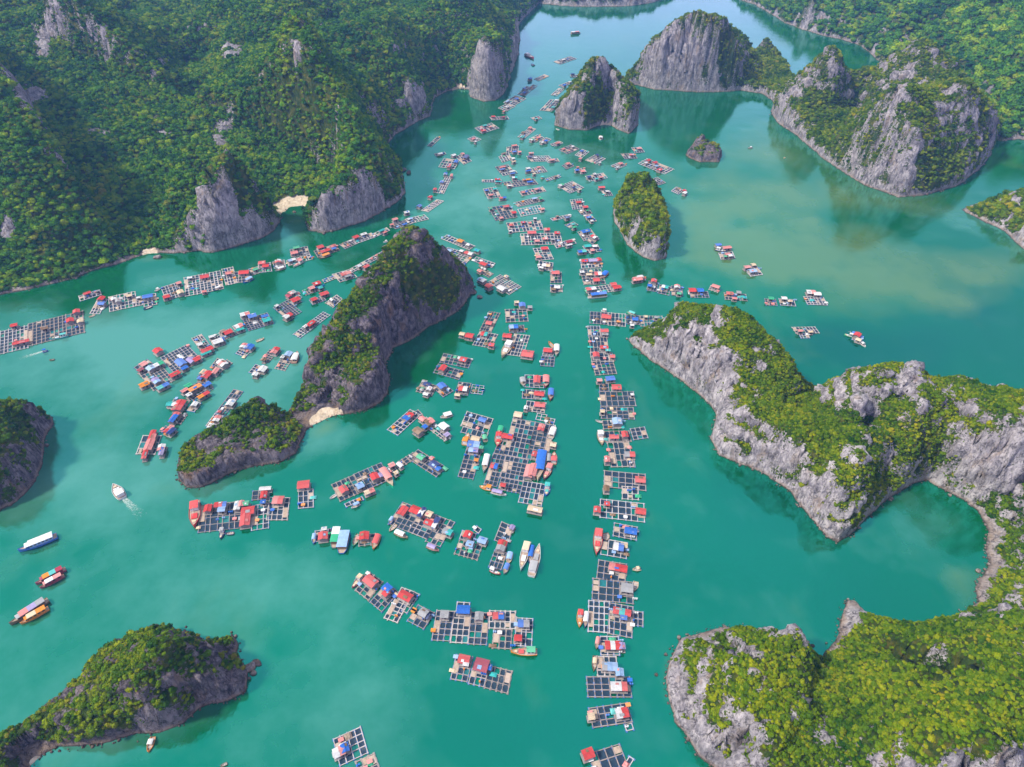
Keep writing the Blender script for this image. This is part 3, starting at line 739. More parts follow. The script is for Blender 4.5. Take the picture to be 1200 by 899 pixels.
land('hill', 'pale limestone island chain with yellow green scrub filling the lower right',
     [(736.5, 398, 4), (744, 407, 9), (767, 425, 12), (785, 437, 14), (800, 447, 15), (820, 463, 15), (840, 483, 14), (838, 498, 13), (832, 513, 10), (843, 533, 9), (867, 543, 10), (900, 557, 11), (927, 577, 12), (943, 597, 12), (960, 620, 12), (970, 630, 10), (981, 635, 10), (992, 629, 9), (1003, 621, 7), (1015, 606, 6), (1033, 590, 6), (1047, 580, 5), (1067, 567, 5), (1087, 563, 5),
      (1113, 577, 6), (1133, 587, 5), (1147, 600, 2), (1157, 622, 1), (1154, 645, 1), (1160, 662, 1), (1150, 676, 1), (1143, 688, 1), (1148, 706, 1.5), (1123, 722, 3), (1093, 731, 4), (1067, 733, 4), (1047, 729, 3), (1025, 724, 2), (1013, 717, 2), (1003, 704, 2), (993, 703, 2), (987, 722, 2), (983, 745, 1), (968, 765, 1), (956, 775, 3), (930, 764, 6), (905, 748, 6), (875, 736, 4), (847, 735, 1), (817, 741, 1), (800, 748, 2), (784, 776, 3), (780, 794, 4), (787, 824, 5), (791, 847, 4), (800, 856, 4), (820, 886, 4), (838, 900, 4), (850, 930), (860, 1010), (1330, 1010), (1330, 512),
      (1200, 490), (1160, 482), (1100, 472), (1040, 462), (1000, 456), (980, 462), (962, 466), (945, 463), (920, 442), (890, 412), (866, 396), (840, 386), (800, 382), (765, 390, 4)],
     [(760, 385, 9), (785, 372, 22), (800, 361, 30), (820, 358, 37), (847, 366, 41), (877, 381, 41), (900, 401, 37), (913, 421, 31), (933, 448, 21), (950, 463, 11), (980, 448, 15), (1000, 434, 34), (1033, 434, 45), (1067, 434, 45), (1087, 448, 38), (1133, 453, 41), (1187, 463, 42), (1230, 470, 40),
      (800, 395, 25), (840, 420, 26), (860, 440, 22), (880, 480, 24), (900, 460, 20), (930, 520, 26), (980, 560, 27), (1010, 540, 29), (1000, 595, 13), (970, 600, 18), (930, 482, 12), (970, 490, 14), (1000, 516, 13), (1028, 560, 6), (910, 505, 25),
      (1010, 470, 37), (1040, 510, 31), (1056, 540, 17), (1050, 470, 31), (1080, 470, 39), (1080, 520, 22), (1110, 555, 9), (1150, 520, 35), (1180, 560, 30), (1190, 500, 43), (1200, 600, 22), (1190, 660, 13), (1172, 690, 4), (1130, 500, 30),
      (870, 722, 8), (885, 790, 28), (850, 765, 17), (920, 780, 25), (930, 746, 15), (952, 768, 8), (985, 800, 10), (960, 850, 16), (1050, 762, 15), (1100, 800, 30), (1150, 762, 32), (1200, 722, 26), (1120, 732, 11), (1200, 800, 48), (1100, 870, 45), (1030, 850, 25), (1200, 890, 55), (1008, 722, 6), (995, 740, 5), (850, 850, 18), (825, 815, 10), (900, 870, 27), (980, 890, 22), (815, 765, 6)],
     0.8, 8, 'pale', 'scrub', 0.78, 0.18, 3.6, slope=3.0, seed=13, steepk=0.68, spacing=0.76, rubble=2600, world_pts=[(60, 78, 24), (140, 85, 45), (220, 100, 60), (260, 180, 45), (240, 215, 40)],
     hints=((800, 420, 60, 26, -.5), (850, 490, 34, 26, -.7), (830, 400, 30, 20, -.2), (870, 390, 40, 24, .35), (920, 440, 30, 34, .6), (960, 500, 50, 26, .65), (1020, 560, 20, 24, .5), (900, 530, 40, 24, -.1), (960, 590, 36, 34, -.15), (970, 625, 20, 16, -.6), (1010, 470, 26, 32, -.4), (1048, 480, 14, 34, .5), (1065, 450, 24, 24, -.5), (1085, 525, 34, 28, .75),
            (1150, 540, 26, 30, -.5), (1120, 460, 30, 18, -.2), (1190, 540, 20, 30, -.2), (1175, 640, 26, 40, .3), (1100, 800, 110, 90, .85), (1010, 800, 50, 60, .6), (960, 790, 30, 40, .5), (880, 790, 50, 60, .12), (830, 870, 40, 30, -.45), (815, 830, 20, 40, -.55), (860, 830, 30, 14, -.2), (960, 860, 22, 22, -.3), (1000, 720, 20, 24, -.6), (900, 770, 40, 30, .15), (795, 790, 12, 50, -.9)),
     veglabel='dense yellow green scrub and trees over the pale limestone island chain')
# ------------------------------------------------------------------ rafts, huts, boats
class MB:
    """collects boxes and quads into one mesh"""
    def __init__(self): self.V, self.F, self.alt = [], [], []
    def box(self, c, ex, ey, ez):
        """centre c, half axes ex, ey, ez (3-vectors)"""
        c, ex, ey, ez = (np.asarray(q, float) for q in (c, ex, ey, ez))
        i = len(self.V)
        for sz in (-1, 1):
            for sx, sy in ((-1, -1), (1, -1), (1, 1), (-1, 1)):
                self.V.append(c + sx * ex + sy * ey + sz * ez)
        self.F += [(i, i + 3, i + 2, i + 1), (i + 4, i + 5, i + 6, i + 7)]
        for k in range(4): self.F.append((i + k, i + (k + 1) % 4, i + 4 + (k + 1) % 4, i + 4 + k))
    def bar(self, a, b, w, h):
        a, b = np.asarray(a, float), np.asarray(b, float)
        d = b - a; L = np.linalg.norm(d) + 1e-9; d = d / L
        s = np.array((-d[1], d[0], 0.0)); s /= (np.linalg.norm(s) + 1e-9)
        self.box((a + b) / 2, d * L / 2, s * w / 2, np.cross(d, s) * h / 2)
    def poly(self, pts):
        i = len(self.V)
        self.V += [np.asarray(p, float) for p in pts]
        self.F.append(tuple(range(i, i + len(pts))))
    def cyl(self, c, ax, r, n=8):
        c, ax = np.asarray(c, float), np.asarray(ax, float)
        d = ax / np.linalg.norm(ax)
        s = np.cross(d, (0.3, 0.2, 1.0)); s /= np.linalg.norm(s); t = np.cross(d, s)
        i = len(self.V)
        for sg in (-1, 1):
            for k in range(n):
                a = 2 * math.pi * k / n
                self.V.append(c + sg * ax + r * (math.cos(a) * s + math.sin(a) * t))
        self.F += [tuple(range(i + n - 1, i - 1, -1)), tuple(range(i + n, i + 2 * n))]
        for k in range(n): self.F.append((i + k, i + (k + 1) % n, i + n + (k + 1) % n, i + n + k))
    def build(self, name, mat, parent=None, smoothed=False):
        me = bpy.data.meshes.new(name)
        me.from_pydata([tuple(v) for v in self.V], [], self.F)
        if smoothed: me.polygons.foreach_set('use_smooth', np.ones(len(me.polygons), bool))
        me.materials.append(mat)
        me.update()
        return link(name, me, parent)

def empty(name, loc, rz=0.0):
    o = bpy.data.objects.new(name, None)
    COL.objects.link(o)
    o.location = loc; o.rotation_euler = (0, 0, rz)
    o.empty_display_size = 2
    return o

rnd = random.Random(5)
WORD = {1: 'one', 2: 'two', 3: 'three', 4: 'four', 5: 'five', 6: 'six'}

def make_hut(parent, x, y, rz, code, w, d):
    """a shed with board walls under a low ridged sheet roof; code gives the colours of the roof sheets along the ridge"""
    h = rnd.uniform(2.0, 2.6)
    wl = MB()
    iw, id_ = w / 2 - 0.35, d / 2 - 0.35
    wl.box((0, 0, 0.35 + h / 2), (iw, 0, 0), (0, id_, 0), (0, 0, h / 2))
    wl.box((0, 0, 0.33), (w / 2 + 0.35, 0, 0), (0, d / 2 + 0.3, 0), (0, 0, 0.09))
    for sx in (-1, 1):
        for sy in (-1, 1):
            wl.box((sx * (w / 2 - 0.12), sy * (d / 2 - 0.12), 0.4 + h / 2), (0.07, 0, 0), (0, 0.07, 0), (0, 0, h / 2))
    hut = wl.build('hut', M_WALL, parent)
    hut.location = (x, y, 0); hut.rotation_euler = (0, 0, rz)
    n = len(code); rise = d * rnd.uniform(0.10, 0.17)
    lw = w / n
    for k, ch in enumerate(code):
        rf = MB()
        x0, x1 = -w / 2 + k * lw + (0.01 if k else -0.15), -w / 2 + (k + 1) * lw + (0.15 if k == n - 1 else -0.01)
        z0, z1 = 0.35 + h, 0.35 + h + rise
        th = 0.09
        y1 = d / 2 + 0.25
        zz = rnd.uniform(-0.05, 0.08)
        P = [(-y1, z0 - 0.12 + zz), (0, z1 + zz), (y1, z0 - 0.12 + zz)]
        for (ya, za), (yb, zb) in ((P[0], P[1]), (P[1], P[2])):
            i = len(rf.V)
            for xx in (x0, x1):
                for yy, z in ((ya, za), (yb, zb), (yb, zb - th), (ya, za - th)):
                    rf.V.append(np.array((xx, yy, z)))
            rf.F += [(i, i + 1, i + 2, i + 3), (i + 7, i + 6, i + 5, i + 4), (i, i + 4, i + 5, i + 1), (i + 1, i + 5, i + 6, i + 2), (i + 2, i + 6, i + 7, i + 3), (i + 3, i + 7, i + 4, i)]
        rf.bar((x0, 0, z1 + zz + 0.03), (x1, 0, z1 + zz + 0.03), 0.28, 0.07)
        rf.build('roof', ROOF[ch][1], hut)
    if rnd.random() < 0.6:
        # a patch of sheet or tarpaulin weighted down on one slope
        sg = rnd.choice((-1, 1)); sl = math.atan2(rise + 0.12, d / 2 + 0.25) * -sg
        px, pw = rnd.uniform(-0.28, 0.28) * w, w * rnd.uniform(0.1, 0.2)
        yy = sg * d * rnd.uniform(0.2, 0.3); pd = d * rnd.uniform(0.12, 0.19)
        zz = 0.35 + h + rise - (rise + 0.12) * abs(yy) / (d / 2 + 0.25) + 0.16
        pt = MB(); pt.box((px, yy, zz), (pw, 0, 0), (0, pd * math.cos(sl), pd * math.sin(sl)), (0, -0.03 * math.sin(sl), 0.03 * math.cos(sl)))
        pt.build('roof_patch', ROOF[rnd.choice('kdwplbkd')][1], hut)
    dr = MB(); dr.box((iw * 0.35, -id_ - 0.02, 0.35 + 0.95), (0.42, 0, 0), (0, 0.03, 0), (0, 0, 0.92)); dr.build('door', M_DARK, hut)
    wi = MB(); wi.box((-iw * 0.4, -id_ - 0.02, 0.35 + 1.35), (0.55, 0, 0), (0, 0.03, 0), (0, 0, 0.38)); wi.build('window', M_DARK, hut)
    return hut

PALE = {'w'}
RAFTS = []
def raft(zone, blocks, huts=(), opts=''):
    RAFTS.append((zone, blocks, huts, opts))

def roof_words(huts):
    if not huts: return 'no hut'
    cnt = {}
    for h in huts:
        n = ' and '.join(dict.fromkeys(ROOF[c][0] for c in h[2])) if len(h[2]) > 1 else ROOF[h[2]][0]
        cnt[n] = cnt.get(n, 0) + 1
    items = list(cnt.items())
    if len(items) == 1:
        n, k = items[0]
        return (WORD[k] + ' ' + n.replace(' and ', '-') + (' roofs' if k > 1 else ' roof'))
    parts = [(WORD[k] + ' ' if k > 1 else '') + n.replace(' and ', '-') for n, k in items[:3]]
    return ', '.join(parts[:-1]) + ' and ' + parts[-1] + ' roofs'

def build_raft(blocks, huts, opts, label, group):
    W = []
    for b in blocks:
        p0, p1, p2 = (at(*q)[:2] for q in b[:3])
        u, v = p1 - p0, p2 - p0
        # cages are built square: swing the second side towards the right angle
        L = np.linalg.norm(u); e = u / L
        perp = np.array((-e[1], e[0]))
        s = v @ perp
        v = perp * s * 1.0 + e * (v @ e) * 0.55
        W.append((p0, u, v, b[3], b[4]))
    cen = np.mean([p0 + u / 2 + v / 2 for p0, u, v, _, _ in W], 0)
    root = empty('fish_raft', (cen[0], cen[1], 0.0))
    tag(root, label, 'fish raft', group)
    pale = 'w' in opts
    for bi, (p0, u, v, nu, nv) in enumerate(W):
        p0 = p0 - cen
        fr, nt, nt2 = MB(), MB(), MB()
        U, Vv = np.append(u, 0), np.append(v, 0)
        o3 = np.append(p0, 0)
        cell = np.linalg.norm(u) / nu
        bw = min(0.40, 0.19 + 0.05 * cell) * (1.5 if np.linalg.norm(cen) > 430 else 1.0)
        bu, bv = [0.0], [0.0]
        for i in range(1, nu): bu.append((i + rnd.uniform(-0.13, 0.13)) / nu)
        for j in range(1, nv): bv.append((j + rnd.uniform(-0.13, 0.13)) / nv)
        bu.append(1.0); bv.append(1.0)
        for i, a in enumerate(bu):
            j0 = rnd.uniform(-0.03, 0.03); j1 = rnd.uniform(-0.03, 0.03)
            k = bw * rnd.uniform(0.7, 1.25)
            fr.bar(o3 + U * a + Vv * (0 - 0.02 + j0) + (0, 0, 0.36), o3 + U * a + Vv * (1.02 + j1) + (0, 0, 0.36), k, 0.14)
            for q in range(0, nv * 2 + 1, 2):
                fr.box(o3 + U * a + Vv * min(0.98, max(0.02, q / (nv * 2))) + (0, 0, 0.09), U / np.linalg.norm(U) * 0.36, Vv / np.linalg.norm(Vv) * 0.6, (0, 0, 0.19))
                fr.alt += range(len(fr.F) - 6, len(fr.F))
        for j, b in enumerate(bv):
            j0 = rnd.uniform(-0.02, 0.02)
            k = bw * rnd.uniform(0.7, 1.25)
            fr.bar(o3 + Vv * b + U * (-0.015 + j0) + (0, 0, 0.29), o3 + Vv * b + U * (1.015 + j0) + (0, 0, 0.29), k, 0.14)
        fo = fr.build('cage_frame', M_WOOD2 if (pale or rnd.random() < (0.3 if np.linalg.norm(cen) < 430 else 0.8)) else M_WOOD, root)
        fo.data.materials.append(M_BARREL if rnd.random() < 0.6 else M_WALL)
        for k_ in fr.alt: fo.data.polygons[k_].material_index = 1
        for i in range(nu):
            for j in range(nv):
                r = rnd.random()
                if 'e' in opts: continue
                a0, a1, b0, b1 = bu[i], bu[i + 1], bv[j], bv[j + 1]
                iu, iv = 0.06 / nu, 0.06 / nv
                C = [o3 + U * (a0 + iu) + Vv * (b0 + iv), o3 + U * (a1 - iu) + Vv * (b0 + iv), o3 + U * (a1 - iu) + Vv * (b1 - iv), o3 + U * (a0 + iu) + Vv * (b1 - iv)]
                m = sum(C) / 4 + (0, 0, 0.03)
                C = [c + (0, 0, 0.2) for c in C]
                if r < (0.80 if 't' not in opts else 0.1):
                    tgt = nt
                elif r < (0.85 if 't' not in opts else 0.95):
                    tgt = MB() if 't' not in opts else nt2
                elif r < 0.89 and np.linalg.norm(u) > 6:
                    dk = MB(); dk.box((C[0] + C[2]) / 2 + (0, 0, 0.2), (C[1] - C[0]) / 2 * 0.95, (C[3] - C[0]) / 2 * rnd.uniform(0.5, 1.0), (0, 0, 0.05)); dk.build('platform', M_DECK, root)
                    continue
                else:
                    continue
                for q in range(4): tgt.poly([C[q], C[(q + 1) % 4], m])
                if tgt is not nt and tgt is not nt2: tgt.build('net', M_NETT, root)
        if nt.V: nt.build('net', M_NET, root)
        if nt2.V: nt2.build('net', M_NETT, root)
        # walkway platform along one end
        if 'e' not in opts and nu * nv >= 6:
            side = rnd.choice((0, 1))
            a = rnd.choice((0.0, 1.0 - 1.0 / nu))
            dk = MB(); dk.box(o3 + U * (a + 0.5 / nu) + Vv * (0.5 + 0.2 * rnd.uniform(-1, 1)) + (0, 0, 0.45), U / nu * 0.42, Vv * rnd.uniform(0.12, 0.3), (0, 0, 0.05)); dk.build('platform', M_DECK, root)
    for h in huts:
        p = at(h[0], h[1], 2.8)[:2]
        best = min(W, key=lambda b: np.linalg.norm(b[0] + b[1] / 2 + b[2] / 2 - p))
        u = best[1]
        rz = math.atan2(u[1], u[0]) + rnd.uniform(-0.05, 0.05)
        far = 0.74 if np.linalg.norm(cen) > 480 else 0.95
        w, d = (h[3] * far, h[4] * far) if len(h) > 4 else (rnd.uniform(4.6, 5.6), rnd.uniform(3.6, 4.2))
        if d > w: w, d, rz = d, w, rz + math.pi / 2
        q = p - cen
        make_hut(root, q[0], q[1], rz, h[2], w, d)
    # small gear standing on the planks
    R = np.linalg.norm
    near = np.linalg.norm(cen) < 520
    for k in range(rnd.choice((3, 4, 5, 6)) if near else rnd.choice((1, 2, 3))):
        p0, u, v, nu, nv = rnd.choice(W)
        a = rnd.randint(0, nu) / nu; b = rnd.uniform(0.1, 0.9)
        q = p0 + u * a + v * b - cen
        g = MB()
        kind = rnd.random()
        rz = math.atan2(u[1], u[0])
        if kind < 0.4:
            for s in range(rnd.choice((1, 2, 3))):
                g.cyl((s * 0.75, 0, 0.43 + 0.45), (0, 0, 0.45), 0.32, 8)
            o = g.build('drum', ROOF[rnd.choice('bblwo')][2], root)
        elif kind < 0.7:
            g.box((0, 0, 0.43 + 0.35), (rnd.uniform(0.5, 0.9), 0, 0), (0, rnd.uniform(0.4, 0.7), 0), (0, 0, 0.35))
            g.box((0, 0, 0.43 + 0.73), (0.95, 0, 0), (0, 0.72, 0), (0, 0, 0.04))
            o = g.build('locker', ROOF[rnd.choice('wwplbo')][2], root)
        else:
            w, d = rnd.uniform(0.9, 1.6), rnd.uniform(0.7, 1.2)
            n = 5
            i0 = len(g.V)
            for yy in range(n):
                for xx in range(n):
                    e = min(xx, yy, n - 1 - xx, n - 1 - yy)
                    g.V.append(np.array(((xx / (n - 1) - 0.5) * 2 * w, (yy / (n - 1) - 0.5) * 2 * d, 0.44 + (0.28 + rnd.uniform(0, 0.3)) * min(e, 1))))
            for yy in range(n - 1):
                for xx in range(n - 1):
                    a_ = i0 + yy * n + xx
                    g.F.append((a_, a_ + 1, a_ + n + 1, a_ + n))
            o = g.build('net_heap', ROOF[rnd.choice('wpgydtk')][2], root)
        o.location = (q[0], q[1], 0); o.rotation_euler = (0, 0, rz)
    return root

def boat(bow, stern, kind, hull, top, label, beam=0.25, group=None):
    """kinds: skiff (open), tour (long cabin), trawler (aft cabin, mast), canopy (rounded awning), barge (roofed over)"""
    B, S = at(bow[0], bow[1], 0.8)[:2], at(stern[0], stern[1], 0.8)[:2]
    L = float(np.linalg.norm(B - S)); ang = math.atan2(*(B - S)[::-1])
    W = L * beam
    c = (B + S) / 2
    names = {'skiff': 'rowing_boat', 'tour': 'tour_boat', 'trawler': 'fishing_boat', 'canopy': 'canopy_boat', 'barge': 'house_boat'}
    cats = {'skiff': 'boat', 'tour': 'tour boat', 'trawler': 'fishing boat', 'canopy': 'boat', 'barge': 'houseboat'}
    root = empty(names[kind], (c[0], c[1], 0), ang)
    tag(root, label, cats[kind], group)
    fb = max(0.45, min(1.5, L * 0.075))             # freeboard
    st = [0.0, 0.06, 0.2, 0.4, 0.6, 0.75, 0.87, 0.95, 1.0]
    full = kind == 'barge'
    def half(t):
        if full: return W / 2 * (0.85 + 0.15 * math.sin(math.pi * min(1, t * 1.2 + .1))) * (1 if t < 0.75 else 1 - ((t - 0.75) / 0.25) ** 2 * 0.45)
        return W / 2 * (0.72 + 0.28 * math.sin(math.pi * min(1, t * 1.3) / 1.3 + 0.25)) * (1.0 if t < 0.5 else max(0.02, 1 - ((t - 0.5) / 0.5) ** 2.2))
    def sheer(t): return fb * (1 + (0.0 if full else 0.9) * max(0, (t - 0.55) / 0.45) ** 2 + 0.15 * max(0, (0.2 - t) / 0.2))
    h = MB()
    rings = []
    for t in st:
        x = (t - 0.5) * L; b = half(t); z = sheer(t)
        ring = [(x, -b, z), (x, -b * 0.93, z * 0.35), (x * 0.985, -b * 0.55, -0.35), (x * 0.985, b * 0.55, -0.35), (x, b * 0.93, z * 0.35), (x, b, z)]
        i = len(h.V); h.V += [np.array(p) for p in ring]; rings.append(i)
    for a, b in zip(rings, rings[1:]):
        for k in range(5): h.F.append((a + k, a + k + 1, b + k + 1, b + k))
    h.F.append(tuple(rings[0] + k for k in range(5, -1, -1))); h.F.append(tuple(rings[-1] + k for k in range(6)))
    # gunwale
    for t0, t1 in zip(st, st[1:]):
        for sgn in (-1, 1):
            h.bar(((t0 - 0.5) * L, sgn * half(t0), sheer(t0) + 0.03), ((t1 - 0.5) * L, sgn * half(t1), sheer(t1) + 0.03), 0.16, 0.12)
    h.build('hull', ROOF[hull][2], root)
    dk = MB()
    zf = 0.25 if kind == 'skiff' else -0.12
    for t0, t1 in zip(st, st[1:]):
        z0, z1 = (0.18, 0.18) if kind == 'skiff' else (sheer(t0) - 0.15, sheer(t1) - 0.15)
        k = 0.9
        dk.poly([((t0 - 0.5) * L, -half(t0) * k, z0), ((t1 - 0.5) * L, -half(t1) * k, z1), ((t1 - 0.5) * L, half(t1) * k, z1), ((t0 - 0.5) * L, half(t0) * k, z0)])
    dk.build('deck', M_DECK, root)
    def roof_sheet(x0, x1, hw, z, col, arch=0.0, parent=root, name='roof'):
        r = MB(); n = 6 if arch else 2
        th = 0.08
        for k in range(n):
            ya, yb = -hw + 2 * hw * k / n, -hw + 2 * hw * (k + 1) / n
            za, zb = z + arch * (1 - (ya / hw) ** 2), z + arch * (1 - (yb / hw) ** 2)
            r.poly([(x0, ya, za), (x1, ya, za), (x1, yb, zb), (x0, yb, zb)])
            r.poly([(x0, yb, zb - th), (x1, yb, zb - th), (x1, ya, za - th), (x0, ya, za - th)])
        r.poly([(x0, -hw, z), (x0, -hw, z - th), (x1, -hw, z - th), (x1, -hw, z)]); r.poly([(x1, hw, z), (x1, hw, z - th), (x0, hw, z - th), (x0, hw, z)])
        return r.build(name, ROOF[col][2], parent)
    def cabin(x0, x1, hw, z0, hgt, wall, col, parts=1):
        m = MB(); m.box(((x0 + x1) / 2, 0, z0 + hgt / 2), ((x1 - x0) / 2, 0, 0), (0, hw, 0), (0, 0, hgt / 2))
        cb = m.build('cabin', ROOF[wall][2], root)
        n = len(col)
        for k, ch in enumerate(col):
            xa, xb = x0 - 0.3 + (x1 - x0 + 0.6) * k / n, x0 - 0.3 + (x1 - x0 + 0.6) * (k + 1) / n - (0.02 if k < n - 1 else 0)
            roof_sheet(xa, xb, hw + 0.22, z0 + hgt + 0.1 + 0.004 * k, ch, 0.12, cb)
        for sgn in (-1, 1):
            w = MB(); nw = max(1, int((x1 - x0) / 1.4))
            for q in range(nw):
                xc = x0 + (q + 0.5) * (x1 - x0) / nw
                w.box((xc, sgn * (hw + 0.012), z0 + hgt * 0.62), (min(0.45, (x1 - x0) / nw * 0.36), 0, 0), (0, 0.02, 0), (0, 0, hgt * 0.2))
            w.build('window', M_DARK, cb)
        return cb
    zd = fb - 0.1
    if kind == 'skiff':
        m = MB()
        for t in (0.18, 0.42, 0.66): m.box(((t - 0.5) * L, 0, fb * 0.72), (0.16, 0, 0), (0, half(t) * 0.94, 0), (0, 0, 0.04))
        m.build('thwart', M_WOOD2, root)
        if top:
            roof_sheet(-L * 0.28, L * 0.08, W * 0.42, fb + 1.1, top, 0.25, root, 'awning')
            p = MB()
            for x in (-L * 0.27, L * 0.07):
                for s in (-1, 1): p.box((x, s * W * 0.40, fb * 0.5 + 0.6), (0.04, 0, 0), (0, 0.04, 0), (0, 0, 0.6))
            p.build('awning_post', M_WOOD2, root)
    elif kind == 'tour':
        cabin(-L * 0.40, L * 0.20, W * 0.40, zd, 1.9, 'l' if hull == 'b' else hull, top)
        cabin(L * 0.20 + 0.35, L * 0.30, W * 0.30, zd, 1.5, hull, top[0])
        m = MB(); m.bar((L * 0.31, 0, zd), (L * 0.31, 0, zd + 3.2), 0.12, 0.12); m.build('mast', M_WOOD2, root)
    elif kind == 'trawler':
        cabin(-L * 0.40, -L * 0.12, W * 0.34, zd, 2.0, 'w', top[0])
        m = MB(); m.box((L * 0.10, 0, zd + 0.25), (L * 0.10, 0, 0), (0, W * 0.26, 0), (0, 0, 0.28)); m.build('hatch', ROOF[top[-1]][2], root)
        m = MB(); m.box((-L * 0.06, 0, zd + 1.9), (0.07, 0, 0), (0, 0.07, 0), (0, 0, 1.9)); m.bar((-L * 0.06, 0, zd + 3.2), (L * 0.22, 0, zd + 2.6), 0.09, 0.09); m.build('mast', M_WOOD2, root)
        m = MB(); m.box((L * 0.30, 0, zd + 0.3), (0.5, 0, 0), (0, W * 0.16, 0), (0, 0, 0.3)); m.build('net_heap', ROOF['y'][2], root)
    elif kind == 'canopy':
        roof_sheet(-L * 0.42, L * 0.22, W * 0.46, zd + 1.5, top[0], 0.45, root, 'canopy')
        m = MB()
        for x in (-L * 0.40, -L * 0.1, L * 0.20):
            for s in (-1, 1): m.box((x, s * W * 0.43, zd + 0.75), (0.05, 0, 0), (0, 0.05, 0), (0, 0, 0.75))
        m.build('canopy_post', M_WOOD2, root)
        m = MB(); m.box((-L * 0.3, 0, zd + 0.35), (L * 0.06, 0, 0), (0, W * 0.22, 0), (0, 0, 0.35)); m.build('engine_box', M_WALL, root)
    else:
        cabin(-L * 0.45, L * 0.33, W * 0.42, zd, 2.1, 'd', top)
    return root

def wake(bow_from, to, w0, w1, label):
    """foam left behind a moving boat"""
    a, b = at(*bow_from)[:2], at(*to)[:2]
    d = b - a; L = np.linalg.norm(d); d /= L; s = np.array((-d[1], d[0]))
    V, F = [], []
    n, m = 60, 9
    for i in range(n):
        t = i / (n - 1)
        for j in range(m):
            q = (j / (m - 1) - 0.5) * 2
            p = a + d * L * t + s * q * (w0 + (w1 - w0) * t ** 0.7)
            V.append((p[0], p[1], 0.03 + 0.12 * (1 - t) * (1 - abs(q))))
    for i in range(n - 1):
        for j in range(m - 1):
            k = i * m + j; F.append((k, k + 1, k + m + 1, k + m))
    V = np.array(V)
    F = np.array(F)
    me = fast_mesh('wake', V, np.array(F))
    jj = np.tile((np.arange(m) / (m - 1) - 0.5) * 2, n); ii = np.repeat(np.arange(n) / (n - 1), m)
    set_attr(me, 'foam', np.clip((1 - ii) ** 1.1 * (1 - np.abs(jj) ** 3) * (0.55 + 0.45 * np.abs(jj)), 0, 1))
    me.materials.append(M_FOAM)
    return tag(link('wake', me), label, kind='stuff')
def foam_material():
    t = NT('foam')
    t.col((0.72, 0.82, 0.80)); t.set(Roughness=0.8)
    f = t.math('ADD', t.attr('foam'), t.mapr(t.noise(1.1, 5, 0.7, t.pos()), 0.3, 0.7, -0.42, 0.30))
    al = t.mapr(f, 0.05, 0.85, 0.0, 0.7)
    t.l(al, t.p.inputs['Alpha'])
    return t.m
M_FOAM = foam_material()
# ------------------------------------------------------------------ the rafts, zone by zone (blocks: two corners along a row, one down a column, cages each way; huts: roof centre and colours)
R_ = raft
# the nearest arc
R_('arc', [((416.8, 692), (432, 704), (430.5, 669), 3, 5)], [(434, 680.5, 'r', 6.2, 4)])
R_('arc', [((434, 706), (447.5, 717.5), (451.5, 682), 3, 5)], [(453.5, 689, 'b', 3.6, 3.4), (452, 695, 'r', 2.6, 2.4)])
R_('arc', [((450.4, 724.5), (465.6, 730), (471, 689), 3, 7), ((471, 716), (477, 719), (485, 694), 1, 4)], [(475, 697.4, 'r', 6, 3.6)])
R_('arc', [((477.5, 727.8), (496.5, 737.5), (490, 709.3), 3, 3)], [(496, 718, 'k', 3.6, 3.2), (499.5, 720.5, 'n', 2.4, 2.4)])
R_('arc', [((512, 716), (532, 717), (505.7, 750.5), 3, 5), ((532.5, 717), (552, 718), (528, 753), 3, 5), ((552.5, 718), (573, 719), (549, 755), 3, 5), ((536, 706), (550.5, 707), (535, 717), 2, 1)],
   [(543, 713.5, 'b', 5.4, 3.6), (520.8, 719, 'k', 3.4, 3.2), (561.4, 721, 'k', 3.2, 3.6)])
R_('arc', [((574, 716.3), (604, 717), (573.5, 736.4), 5, 3), ((579, 737.5), (600, 738.6), (577, 759.6), 3, 3), ((605.4, 724.5), (624.4, 725.6), (603.2, 757), 3, 4)],
   [(584, 720.5, 'rb', 4.6, 2.8), (613.6, 730, 'bk', 4.6, 3), (607, 747, 'r', 3, 2.4)])
R_('arc2', [((535, 767.8), (553.8, 771), (528.4, 796), 3, 4)], [(543.6, 772, 'r', 4.4, 3.4), (546, 777, 'w', 2.2, 1.6)])
R_('arc2', [((555.5, 776.5), (573, 780.5), (550, 801.4), 3, 3), ((573.5, 780.6), (600, 787.3), (569, 806.3), 4, 3)], [(564.2, 778.7, 'm', 5.4, 5), (573, 781, 'b', 2, 2)])
R_('edge', [((390.8, 867), (422.5, 852.5), (398.3, 898), 4, 4)], [(404, 876, 'b', 2.4, 3), (397, 880, 'wp', 4, 3.2)])
R_('edge', [((417, 893.5), (438.3, 883.5), (425, 913), 3, 3)], [])
# the straight column beside the pale island, from the near end
R_('colA', [((689.5, 884), (725.7, 872.4), (702, 922), 4, 3), ((732, 896), (737.5, 887), (737, 899), 1, 1)], [(689.3, 883, 'r', 4, 3.2)])
R_('colA', [((689.9, 830.6), (734.7, 824.2), (694.9, 853), 5, 3), ((732, 850), (740, 848), (734, 857), 1, 1)], [(729, 835, 'wr', 4.6, 3.4), (693, 839, 'y', 2.4, 2.2)])
R_('colA', [((687.3, 793.7), (737.3, 794), (688.9, 817), 6, 3)], [(725.5, 803.5, 'wwr', 6.2, 3.2)])
R_('colA', [((699.2, 769.8), (721.8, 770.2), (699.8, 792.7), 3, 3)], [(714.8, 780.2, 'kll', 6, 3.2), (726.3, 787.5, 'l', 2.8, 3)])
R_('colA', [((703.4, 746.3), (724.7, 746.7), (703.4, 767.8), 3, 4)], [(718.2, 756, 'rwr', 6, 3.4), (729, 757, 'v', 2.2, 2.6)])
